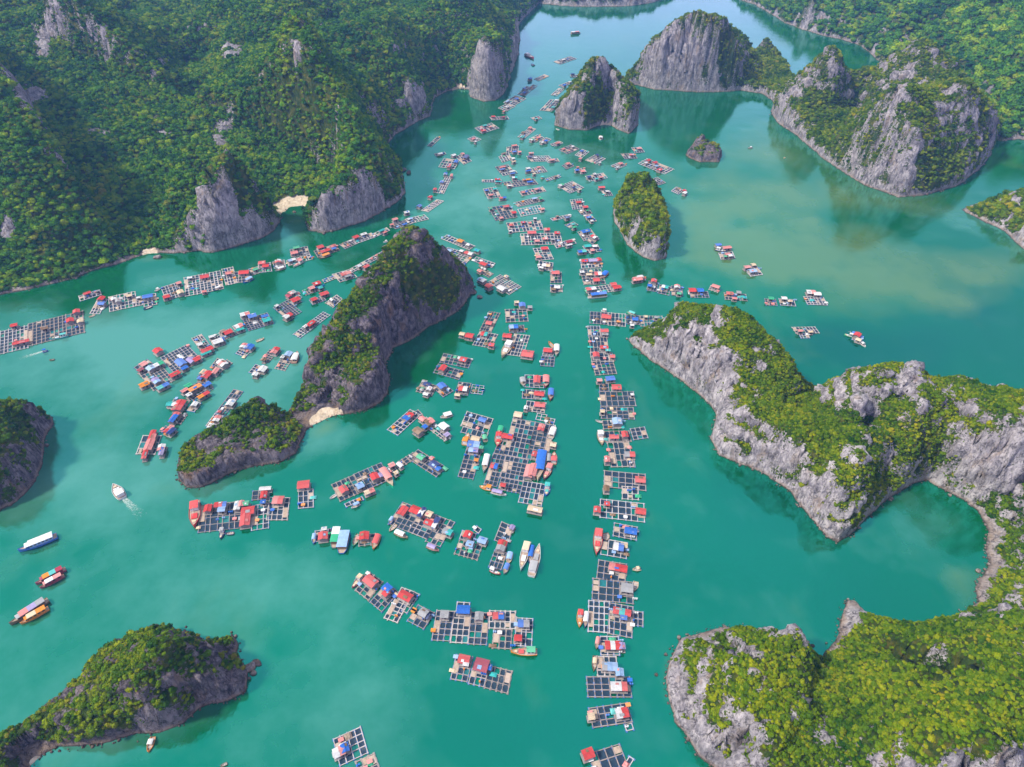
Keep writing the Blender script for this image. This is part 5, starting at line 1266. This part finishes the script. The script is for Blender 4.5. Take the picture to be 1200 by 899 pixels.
# the second chain, ending behind the dark island
R_('chain', [((389.6, 322), (409, 316.4), (400, 330.6), 5, 4)], [(405, 319.4, 'rp', 7.4, 4), (407.6, 323, 'k', 5, 2)])
R_('chain', [((377.8, 328.4), (390, 323.6), (380, 332), 4, 2)], [], 't')
R_('chain', [((409, 316.4), (451, 293.4), (412, 320.4), 12, 2)], [(429, 312, 'r', 5, 3), (421, 311.4, 'w', 3, 2.4)])
R_('chain', [((354.5, 341), (375, 333.4), (358, 346.6), 6, 2)], [(370.8, 331.4, 'r', 5.4, 4), (365, 337, 'p', 4, 3.4), (375, 336, 't', 3, 3)])
R_('chain', [((362.8, 352.2), (378, 347), (366, 357.6), 5, 3)], [(379.5, 343.2, 'r', 6, 4), (367.5, 350, 'r', 4, 3.6)])
R_('chain', [((381.4, 355.4), (394, 346.4), (386.4, 359.4), 5, 2), ((395, 346), (401, 351), (388, 359), 1, 4)], [(389, 350.4, 'w', 3, 2)])
R_('chain', [((337, 347), (347.6, 342.4), (341.6, 354.6), 3, 4)], [(345.7, 350.2, 'r', 6, 4.8), (342, 342, 'pk', 4.6, 4), (338, 346, 'm', 3, 4)])
R_('chain', [((320.4, 361), (336.6, 352.4), (333.4, 377), 6, 8)], [(337, 369.8, 'wr', 6, 4), (324, 358, 'w', 2.4, 2)])
R_('chain', [((344, 392), (378.8, 366), (351, 397), 12, 3)], [(363.8, 378, 'r', 6.4, 3.4), (357.4, 381.6, 'w', 3.4, 2)])
# left of the dark island
R_('left', [((284.6, 375), (313, 367), (293, 387.6), 8, 6)], [(286.7, 367.4, 'wp', 6, 4), (295.3, 369.6, 'b', 5.4, 4.4), (312, 374.4, 't', 5, 4.6), (310, 369.6, 'b', 4.4, 2.6)])
R_('left', [((272.8, 383), (283.6, 379), (275.8, 387), 3, 2)], [(279.6, 381.6, 'wp', 4.6, 4), (281, 385, 't', 5, 2.4)])
R_('left', [((257, 390.4), (270.4, 385), (263, 398.4), 5, 5)], [(267, 389, 'r', 5, 4.2), (261, 388, 'd', 3, 3)])
R_('left', [((245, 395), (256.8, 391.2), (250.6, 408.6), 4, 6)], [(255, 399.4, 'w', 6, 4.6), (259.6, 397.4, 'b', 3, 4), (247.6, 394, 'w', 3, 2)])
R_('left', [((225, 397), (236, 392.2), (234.4, 415), 4, 8)], [(242, 408.6, 'rr', 7.2, 4), (241, 412.6, 't', 6.4, 1.8), (234, 403, 'w', 3, 2.6)])
R_('left', [((188.4, 419.6), (219, 404.4), (202, 441), 8, 8)], [(184.6, 410.4, 'r', 4.6, 4.8), (211.5, 424, 'b', 4.6, 7.4), (215.5, 430, 'b', 4, 2.6), (223.6, 421, 'v', 4, 6), (229.7, 420, 'r', 4, 4), (204.4, 438, 'rr', 6, 3.6), (212.5, 418, 'w', 1.6, 4)])
R_('left', [((163, 438.2), (187, 427), (178.6, 459), 6, 7), ((157.4, 431), (172.6, 421.6), (162.4, 436.6), 4, 2)], [(176, 430.2, 'l', 4.2, 4.4), (185.6, 426.4, 'wg', 5.6, 3.4), (168.3, 449.4, 'o', 5.2, 4), (182.5, 445.4, 'lv', 3.6, 5.4), (190.3, 451.4, 'tb', 7, 3), (167.6, 425.6, 'p', 4, 4), (164, 432.6, 'm', 3.4, 2.4)])
R_('left', [((246.4, 431), (255, 420.4), (257.4, 438.6), 4, 4), ((266, 422), (272, 426), (262, 428), 2, 2)], [(260.4, 425, 'wpw', 6.6, 4.4), (252, 434.4, 'p', 5.2, 3)])
R_('left', [((231.8, 441.4), (237.7, 435.4), (243, 446), 3, 3)], [(242, 438.8, 'rr', 6.4, 4.4), (234, 442, 'b', 3, 2.6), (237.6, 435.2, 'y', 4, 2.4)])
R_('left', [((212, 459.7), (236, 446.4), (226.6, 469), 6, 5)], [(228, 454, 'oo', 7.6, 3.4), (220, 451.4, 'g', 4, 3), (238, 462, 'or', 7, 2.6), (242, 449.8, 'b', 4.4, 3.4), (216, 457, 'p', 4, 2.4), (221, 462, 'w', 3, 2.4)])
R_('left', [((197, 479), (204.6, 468), (214.6, 482.2), 4, 5)], [(209.3, 474.4, 'rr', 8.6, 5), (201.6, 472.4, 'wt', 3, 6.4)])
R_('left', [((219.4, 481.5), (227, 471.4), (227.4, 483.6), 3, 3)], [(228, 473, 'w', 3.4, 3)], 'w')
R_('left', [((198, 494.8), (205.4, 485), (211.4, 497.6), 3, 3)], [(204.6, 486.6, 'r', 6, 3.2), (203, 490.4, 'b', 6, 2.8)])
R_('left', [((187, 505.7), (194.5, 499.6), (197, 510.6), 3, 3)], [(197, 502, 'rp', 6, 2.6), (200, 504.6, 'n', 5, 2.8)])
R_('left', [((160, 532.4), (168, 511), (181, 535), 3, 3)], [(177.4, 509.4, 'rr', 8, 2.6), (178, 514, 'rp', 7.6, 2.4), (174.5, 520.4, 'pp', 8.4, 4), (171, 526.4, 'rr', 8.6, 2.2), (169.4, 531, 'ry', 7.6, 2), (189, 524, 'pw', 4.4, 3.4), (189, 529.4, 'v', 4.6, 2)])
R_('left', [((241.6, 499.4), (252, 485.4), (250.8, 503), 4, 3), ((253, 484), (274, 457), (263.4, 487.6), 6, 3)], [(270, 471.2, 'w', 5, 4), (254, 490.4, 'wp', 4.4, 3.4), (247, 498.6, 'w', 3.4, 3), (257, 482, 'r', 1.6, 1.6)])
R_('left', [((276.4, 414.6), (286, 404), (286, 421), 4, 4)], [(292, 405.8, 'bb', 5, 4.6), (285.6, 404.2, 'wp', 4.4, 4)])
R_('left', [((305.6, 422), (316.6, 410), (314, 425.6), 5, 3)], [(322, 410, 'pr', 6, 4), (309, 420.6, 'd', 2.4, 2)])
R_('left', [((292, 436.7), (299.6, 427.6), (302.2, 442.2), 3, 3)], [(307.3, 431.4, 'w', 5, 4.4), (299, 438, 'w', 3, 3)])
R_('left', [((322.4, 432), (329.3, 421.8), (333, 435.6), 4, 3), ((329.6, 420), (335, 414), (339, 422), 2, 3)], [(338, 414.6, 'l', 4.4, 4), (331, 417, 'w', 3, 2)])
# the far end of the channel
R_('far', [((548, 163.2), (555.4, 160), (555, 167.6), 3, 3)], [(554, 162, 'p', 6, 4), (557, 165.6, 'w', 3, 3)])
R_('far', [((556.4, 150.4), (576, 144.6), (562, 157.4), 6, 5)], [(567.5, 146.2, 't', 6, 4.4), (566, 152.4, 'r', 7, 5), (574, 148, 'p', 4, 3)])
R_('far', [((574, 137.6), (594, 136.4), (577, 141), 6, 2)], [(578, 136.2, 'r', 5.4, 4), (590, 137, 'm', 5, 3)])
R_('far', [((584, 127), (594, 121.6), (592, 131.4), 4, 4)], [(594, 124.6, 'w', 5.4, 4), (590, 130, 'p', 4, 3)])
R_('far', [((590, 120.4), (604, 112.4), (601, 125), 5, 4)], [(605, 115.4, 'b', 6, 5), (594, 118.2, 'l', 9, 3)])
R_('far', [((607, 110.4), (617, 101.4), (614.4, 113.4), 4, 3)], [(614, 108.4, 'b', 7, 4), (614, 103.4, 'b', 6, 4)])
R_('far', [((619.4, 104), (624.6, 99.4), (623.6, 106), 3, 2)], [])
R_('far', [((626, 93), (638, 87.6), (630, 95.6), 5, 3)], [(621, 92, 'b', 7, 5)])
R_('far', [((649, 72.6), (668, 66.4), (655, 76), 6, 3)], [(660, 69.4, 'w', 8, 4)])
R_('far', [((655, 100.4), (668, 95.4), (659, 102.4), 5, 2)], [(661, 99.4, 'b', 7, 4), (668, 95.4, 'w', 6, 3)])
R_('far', [((668, 88.4), (685, 87.4), (670, 91), 6, 1)], [(671, 86, 'n', 6, 4), (683, 88.4, 'w', 6, 3)])
R_('far', [((646, 111.4), (655, 103.6), (652, 113), 4, 3)], [])
R_('far', [((633, 129.4), (645, 117), (646, 130.6), 5, 4)], [(648, 125.4, 't', 7, 4), (652, 117, 'w', 5, 4)])
R_('far', [((622, 138.4), (631, 136.4), (625, 141.6), 3, 2)], [(628.5, 138.6, 't', 4, 3)])
R_('far', [((607, 160.6), (621, 149.6), (613, 163.4), 6, 4)], [(612, 160, 't', 7, 4), (621, 149.4, 'p', 6, 4), (613, 154.6, 'd', 6, 4)])
R_('far', [((620, 163.4), (630, 158.4), (626, 167.6), 4, 3)], [(623, 163.4, 'wg', 6, 4), (630, 160.4, 'p', 6, 4)])
R_('far', [((632, 166.4), (640, 161.6), (637, 169), 3, 3)], [(635, 166, 'w', 4.4, 4), (639.5, 164.6, 'b', 5, 4)])
R_('far', [((645, 169.4), (655, 165.6), (649, 172), 4, 2)], [(653, 167, 'p', 7, 4)])
R_('far', [((501, 171), (512, 161), (505, 172.4), 5, 1)], [], 'w')

ORD = ['first', 'second', 'third', 'fourth', 'fifth', 'sixth', 'seventh', 'eighth', 'ninth', 'tenth', '11th', '12th', '13th', '14th', '15th', '16th', '17th', '18th', '19th', '20th', '21st', '22nd', '23rd', '24th', '25th', '26th', '27th', '28th', '29th', '30th']
ZONES = {  # phrase with the rank, group, sort key over the pixel centre (None: as listed)
    'arc': ('{o} along the nearest curved row from its red hut end', 'rafts in the nearest curved row', None),
    'arc2': ('{o} of the pair below the nearest curved row', 'raft pair below the nearest curved row', None),
    'edge': ('{o} of two cut off by the bottom edge', 'rafts cut off by the bottom edge', None),
    'colA': ('{o} up the straight column from the bottom edge', 'rafts of the straight column', None),
    'colB': ('{o} up the far half of the straight column', 'rafts of the straight column', None),
    'big': ('{o} in the cluster round the biggest raft', 'rafts round the biggest raft', None),
    'row': ('{o} of the row before the dark humped island', 'rafts before the dark humped island', None),
    'mid': ('{o} between dark humped island and straight column', 'rafts between dark island and straight column', None),
    'peak': ('{o} beside the peak of the dark humped island', 'rafts beside the dark peak', None),
    'stream': ('{o} up the stream of rafts in mid channel', 'rafts in mid channel', None),
    'cone': ('{o} of those around the green cone islet', 'rafts around the green cone islet', None),
    'town': ('{o} of the packed cluster above the straight column', 'packed cluster above the straight column', None),
    'open': ('{o} out over open water beyond pale island', 'rafts beyond the pale island', None),
    'shore': ('{o} along the forested mainland from the left', 'rafts along the forested mainland', None),
    'chain': ('{o} in the chain behind the dark humped island', 'rafts in the chain behind the dark island', None),
    'left': ('{o} in the double line left of dark island', 'rafts left of the dark island', None),
    'far': ('{o} at the far end of the channel', 'rafts at the far end of the channel', None),
}
zone_n, used_labels = {}, set()
for zone, blocks, huts, opts in RAFTS:
    k = zone_n.get(zone, 0); zone_n[zone] = k + 1
    phrase, grp, _ = ZONES[zone]
    cells = sum(b[3] * b[4] for b in blocks)
    size = 'small' if cells <= 9 else ('big' if cells >= 40 else 'wide')
    rest = phrase.format(o=ORD[k])
    room = 16 - len(rest.split()) - 2
    rw = roof_words(huts)
    if len(rw.split()) + 1 > room:
        rw = roof_words(huts[:2])
    if len(rw.split()) + 1 > room:
        rw = roof_words(huts[:1])
    lab = f'{size} raft with {rw}, {rest}'
    if len(lab.split()) > 16: lab = f'raft with {roof_words(huts[:1])}, {rest}'
    build_raft(blocks, huts, opts, lab, grp)
print('RAFTS', len(RAFTS), 'HUTS', sum(len(r[2]) for r in RAFTS))
# ------------------------------------------------------------------ boats
B_ = boat
B_((22, 646), (67, 628), 'tour', 'b', 'w', 'blue tour boat with a long white cabin roof, alone on the left', 0.27)
B_((42, 684.5), (77, 666.5), 'tour', 'm', 'mto', 'maroon boat with teal and orange roof sheets, lashed beside another maroon boat', 0.22)
B_((47, 689), (75, 674), 'tour', 'm', 'pw', 'maroon boat with white and pink roof sheets, nearer of the lashed pair', 0.24)
B_((12, 732), (57, 703), 'tour', 'd', 'kvp', 'long brown boat with grey, purple and pink roof, moored against an orange boat', 0.22)
B_((24, 731), (57, 712.5), 'tour', 'o', 'oy', 'orange wooden boat with cream cabin, moored against the long brown boat', 0.24)
B_((133, 568), (143.5, 583.5), 'trawler', 'w', 'w', 'white boat under way trailing foam below the dark humped island', 0.42)
B_((173, 881), (179, 863), 'skiff', 'o', 'w', 'small orange boat close under the lower left island', 0.42)
B_((258, 897.5), (266, 894), 'skiff', 'd', None, 'tiny dark boat at the bottom edge', 0.4)
B_((227.7, 618), (229, 588), 'trawler', 'r', 'rr', 'big red boat at the end of the row before the dark island', 0.32)
B_((258, 631), (261, 620), 'trawler', 'n', 'k', 'dark blue grey boat moored below the row of red huts', 0.4)
B_((263, 625), (274, 624), 'skiff', 'n', None, 'navy rowing boat beside the dark blue grey boat', 0.4)
B_((367, 637), (369, 626), 'canopy', 'b', 'l', 'small pale blue covered boat beside a red hut raft', 0.36)
B_((391, 641.5), (395.5, 620), 'barge', 'k', 'wg', 'green and white roofed boat moored to a red hut raft', 0.36)
B_((400, 648), (405, 624), 'barge', 'b', 'll', 'blue boat with a long pale blue roof beside a green roofed boat', 0.44)
B_((437, 643.5), (444, 626.5), 'canopy', 'o', 'r', 'orange boat moored beside a small raft with one red hut', 0.34)
B_((413.5, 640), (420, 625), 'skiff', 'g', None, 'faded green boat on the other side of the small red hut raft', 0.4)
B_((478, 630), (462.5, 623), 'canopy', 'd', 'w', 'brown boat with rounded white awning below the three red ridge roofs', 0.36)
B_((514.5, 645), (500, 639), 'canopy', 'm', 'v', 'maroon boat with purple awning at the raft corner', 0.36)
B_((455.5, 614.5), (460.5, 606.5), 'canopy', 'b', 'l', 'small blue and white boat at the raft end', 0.4)
B_((456, 622), (464, 614), 'skiff', 'y', None, 'open cream boat tied to the raft with three red ridge roofs', 0.4)
B_((460.5, 568.5), (447, 549.5), 'canopy', 'y', 'p', 'long pink roofed boat moored along the raft end', 0.3)
B_((411.5, 595), (421.5, 589.5), 'canopy', 'w', 'l', 'short pale boat along the outer edge of the raft with peach hut', 0.42)
B_((386.5, 584), (394, 579), 'skiff', 'w', None, 'white dinghy beside the raft corner with a red hut', 0.42)
B_((610, 668.5), (618.5, 635.5), 'trawler', 'w', 'yw', 'long white fishing boat, one of two anchored side by side', 0.24)
B_((632, 639.5), (622.5, 675.5), 'trawler', 'w', 'kk', 'long white fishing boat with grey deck, pointing the other way', 0.24)
B_((620, 660), (624, 639.5), 'canopy', 'n', 'b', 'narrow boat with blue awning between two long white boats', 0.24)
B_((595, 660.5), (598.5, 647.5), 'canopy', 'y', 'l', 'boat with pale blue awning at the end of a red hut raft', 0.44)
B_((590.5, 672), (595.5, 661), 'canopy', 'k', 'b', 'boat with blue awning behind the one with pale blue awning', 0.44)
B_((586.5, 672.5), (574, 667), 'trawler', 'm', 'w', 'magenta boat with white cabin across the raft end', 0.36)
B_((412.5, 688.5), (424.5, 674.5), 'trawler', 'm', 'y', 'dark red boat at the start of the nearest curved row', 0.34)
B_((598.5, 763.5), (629.5, 764), 'trawler', 'o', 'gr', 'orange hulled boat with green tarpaulin below the nearest curved row', 0.3)
B_((679, 734.5), (680.5, 715.5), 'trawler', 'o', 'ro', 'orange red boat lying next to a white and blue boat', 0.36)
B_((685.5, 735.5), (687.5, 717), 'canopy', 'n', 'w', 'white topped blue boat lying next to an orange red boat', 0.3)
B_((699, 649.5), (702, 620.5), 'trawler', 'r', 'rr', 'big bright red boat beside the straight column', 0.3)
B_((711.5, 633), (709, 624), 'skiff', 'd', None, 'round brown basket boat beside the big red boat', 0.8)
B_((741.5, 667), (751, 666), 'skiff', 'y', 'y', 'cream boat poking out from the red roofed raft of the column', 0.5)
B_((743.5, 692), (745.5, 681), 'skiff', 'y', None, 'cream boat beside the grey tarpaulin hut of the column', 0.5)
B_((696, 786), (697.5, 768), 'skiff', 'd', 'y', 'long brown boat beside the pale blue roofed raft', 0.3)
B_((699, 760), (701, 747), 'canopy', 'd', 'p', 'brown boat with pink awning beside the red and white roof', 0.36)
B_((698, 492), (706, 494.5), 'skiff', 'k', None, 'dark grey rowing boat pointing away from the straight column', 0.36)
B_((706, 521), (703, 506), 'trawler', 'd', 'w', 'brown boat with white cabin beside two red huts of the column', 0.4)
B_((734.4, 365), (745, 369), 'canopy', 'g', 't', 'green boat behind a blue hut near the pale island', 0.36)
B_((704.5, 363.5), (711, 364.5), 'canopy', 'w', 'w', 'rounded white boat behind the red hut at the column top', 0.5)
B_((583, 522.5), (585, 508), 'trawler', 'r', 'r', 'red boat on the upper left side of the biggest raft', 0.42)
B_((585, 509), (587.5, 500), 'canopy', 'k', 'g', 'grey boat with green awning behind the red boat', 0.5)
B_((566.5, 553.5), (571.5, 533), 'canopy', 'k', 'w', 'slim white roofed boat left of the biggest raft', 0.26)
B_((562, 569.5), (576.5, 573), 'trawler', 'o', 'o', 'orange boat at the lower left corner of the biggest raft', 0.4)
B_((593.5, 580), (575.5, 575.5), 'canopy', 'w', 'v', 'white and purple boat along the bottom of the biggest raft', 0.3)
B_((640, 580.5), (642, 567), 'trawler', 'b', 't', 'blue boat with teal cabin right of the biggest raft', 0.42)
B_((649.5, 530), (648.5, 543.5), 'trawler', 'p', 'r', 'pink red boat right of the biggest raft', 0.44)
B_((643, 530), (643, 543.5), 'canopy', 'k', 'k', 'grey boat between the blue canopy boat and the pink red boat', 0.3)
B_((630, 563.5), (636, 528), 'canopy', 'y', 'b', 'large boat with long blue canopy inside the biggest raft', 0.24)
B_((637.5, 561.5), (645.5, 545), 'trawler', 'm', 'p', 'maroon boat moored against the large blue canopy boat', 0.34)
B_((650.5, 499), (645, 513), 'canopy', 'w', 'w', 'white boat right of the biggest raft', 0.36)
B_((549, 508), (544, 521), 'trawler', 'o', 'o', 'orange boat beside the large pale blue roof', 0.42)
B_((567, 509), (569, 517), 'canopy', 'y', 'g', 'cream boat with green awning beside the large pale blue roof', 0.5)
B_((516, 489), (530, 485), 'canopy', 'w', 'w', 'white boat floating free beside two tilted rafts', 0.5)
B_((588, 418.5), (598.5, 401), 'trawler', 'y', 'w', 'large cream fishing boat pointing away from a big red roof', 0.32)
B_((652, 416.5), (652.5, 404.5), 'canopy', 'k', 'w', 'white topped boat beside the raft with one red roof', 0.34)
B_((643, 400), (649, 407), 'skiff', 'o', None, 'yellow orange boat behind a white topped boat', 0.34)
B_((639.5, 453.5), (640, 440.5), 'canopy', 'm', 'p', 'pink roofed boat at the first of three stacked red huts', 0.4)
B_((645, 468.5), (646, 456), 'canopy', 'm', 'b', 'maroon boat with blue awning at the second of three stacked red huts', 0.36)
B_((614, 452), (612, 443), 'canopy', 'k', 'k', 'grey boat left of the three stacked red huts', 0.5)
B_((58, 397.5), (80, 393), 'trawler', 't', 'tw', 'teal and white fishing boat along the raft by the left edge', 0.22)
B_((56, 410), (49.5, 412), 'canopy', 'b', 'b', 'small blue boat under way towards open water on the left', 0.44)
B_((57.5, 421.5), (63.5, 420.5), 'skiff', 'd', None, 'tiny brown rowing boat below the blue boat', 0.34)
B_((104, 371.5), (111, 368), 'skiff', 'y', None, 'cream rowing boat at the raft with blue and red huts', 0.4)
B_((181, 341), (187, 337.5), 'skiff', 'w', 'w', 'small white boat between two shore rafts', 0.5)
B_((168, 362), (178, 358), 'skiff', 'n', None, 'dark boat under the blue hut of the shore chain', 0.44)
B_((250, 340), (259, 336.5), 'canopy', 'n', 'w', 'navy boat with white awning at the large shore raft', 0.4)
B_((285, 331), (296, 325.5), 'canopy', 'b', 'l', 'pale blue boat in front of the large red shore hut', 0.4)
B_((322, 317), (334, 313.5), 'canopy', 'k', 'w', 'white topped boat in front of a red and white shore hut', 0.36)
B_((343.5, 312.5), (355, 306), 'trawler', 'w', 'p', 'white fishing boat in front of the shore chain', 0.3)
B_((374, 302.5), (387, 298), 'canopy', 'd', 'o', 'dark boat with orange awning at the shore chain', 0.38)
B_((309.5, 396), (300, 399.5), 'skiff', 'y', None, 'sandy coloured boat beside a blue roofed raft', 0.4)
B_((348.5, 412.5), (344, 425), 'canopy', 'p', 'w', 'pink hulled boat beside a pale blue roofed raft', 0.4)
B_((852, 294.5), (838.5, 292), 'trawler', 'n', 'w', 'navy boat beside the blue hut in open water', 0.34)
B_((989.5, 391.5), (999.5, 394), 'trawler', 'g', 'w', 'green hulled boat at the rightmost raft', 0.42)
B_((1014.5, 406), (1009, 401), 'skiff', 'w', 'w', 'small white boat below the rightmost raft', 0.5)
B_((689, 348.5), (711, 346), 'barge', 'w', 'bb', 'blue roofed houseboat at the foot of the packed cluster', 0.26)
B_((704, 326), (711.5, 319), 'canopy', 'p', 'b', 'boat with blue awning right of the packed cluster', 0.4)
B_((652.5, 317.8), (644.5, 317.2), 'skiff', 'w', None, 'white boat below a white and cream hut in mid channel', 0.36)
B_((542, 189), (548, 183), 'canopy', 'n', 'n', 'dark boat at the end of the upper shore rafts', 0.4)
B_((511, 182.5), (519, 180.5), 'canopy', 'k', 'w', 'white topped boat on the left of the upper shore rafts', 0.44)
B_((449, 283.5), (454.5, 282.2), 'skiff', 'w', 'w', 'small white boat near the dark peak', 0.4)
B_((634, 210), (636.5, 207.5), 'canopy', 'g', 't', 'tiny teal boat in mid channel', 0.6)
B_((703.8, 163.6), (704, 160.6), 'canopy', 'w', 'w', 'lone white boat below the grey pinnacle islet', 0.6)
B_((625.5, 68.6), (616, 64), 'trawler', 'm', 'w', 'red and white boat far up the channel', 0.3)
B_((622.5, 75), (626, 76.6), 'skiff', 'n', 'n', 'tiny dark boat far up the channel', 0.5)
B_((680, 38.6), (669, 39.6), 'barge', 'k', 'wp', 'pale houseboat farthest up the channel', 0.34)
B_((876.5, 173), (882, 172.6), 'skiff', 'k', 'w', 'lone small boat off the upper right island', 0.4)
B_((918.5, 185), (920, 184), 'skiff', 'y', None, 'tiny cream boat off the upper right island', 0.5)
B_((651.5, 150.5), (655, 152), 'skiff', 'w', None, 'tiny white boat at the foot of the grey pinnacle islet', 0.4)
wake((142, 581), (167, 606), 0.8, 2.6, 'white foam trail behind the white boat under way')
wake((50, 412), (20, 421), 0.7, 2.2, 'thin foam trail behind the small blue boat')

# ------------------------------------------------------------------ loose boulders one can pick out
def boulder(u, v, r, rock, label):
    me = stone_mesh(int(u * 7 + v)); me.materials.append(M_ROCK[rock])
    o = link('boulder', me)
    p = at(u, v)
    o.location = (p[0], p[1], r * 0.15); o.scale = (r, r, r); o.rotation_euler = (0, 0, u)
    tag(o, label, 'boulder')
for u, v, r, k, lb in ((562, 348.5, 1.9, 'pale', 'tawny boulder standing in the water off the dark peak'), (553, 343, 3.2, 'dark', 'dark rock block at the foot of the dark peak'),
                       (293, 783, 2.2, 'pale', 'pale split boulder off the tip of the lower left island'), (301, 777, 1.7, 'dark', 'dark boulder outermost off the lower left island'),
                       (297, 789, 1.2, 'pale', 'small pale boulder beside the split boulder'), (1146, 669, 1.1, 'pale', 'round boulder alone in the cove on the right'),
                       (479, 203, 3.0, 'dark', 'dark rock off the headland of the forested mainland'), (472, 200, 3.4, 'dark', 'larger dark rock next to the headland'),
                       (952, 757, 0.8, 'dark', 'little rock awash in the notch of the lower right shore'), (769, 791, 0.7, 'dark', 'small sunken rock off the lower right shore'),
                       (780, 767, 0.8, 'pale', 'small pale rock off the lower right shore'), (356, 247, 1.4, 'dark', 'dark boulder on the white beach'), (345, 249, 1.8, 'dark', 'bigger dark boulder on the white beach'), (185, 302, 2.6, 'pale', 'pale boulder beside the small shore beach')):
    boulder(u, v, r, k, lb)
# ------------------------------------------------------------------ the hazy air over the bay
def build_haze():
    bm = bmesh.new(); bmesh.ops.create_cube(bm, size=1.0)
    for v in bm.verts: v.co = (v.co.x * 15800, v.co.y * 15800, (v.co.z + 0.5) * 274 - 6)
    me = bpy.data.meshes.new('haze'); bm.to_mesh(me); bm.free()
    m = bpy.data.materials.new('blue haze'); m.use_nodes = True
    t = m.node_tree
    t.nodes.remove(t.nodes['Principled BSDF'])
    pv = t.nodes.new('ShaderNodeVolumePrincipled')
    pv.inputs['Color'].default_value = (0.20, 0.46, 1.0, 1)
    pv.inputs['Density'].default_value = 0.00015
    pv.inputs['Anisotropy'].default_value = 0.1
    t.links.new(pv.outputs[0], t.nodes['Material Output'].inputs['Volume'])
    me.materials.append(m)
    return tag(link('haze', me), 'thin blue haze that veils the far shores', kind='stuff')
build_haze()
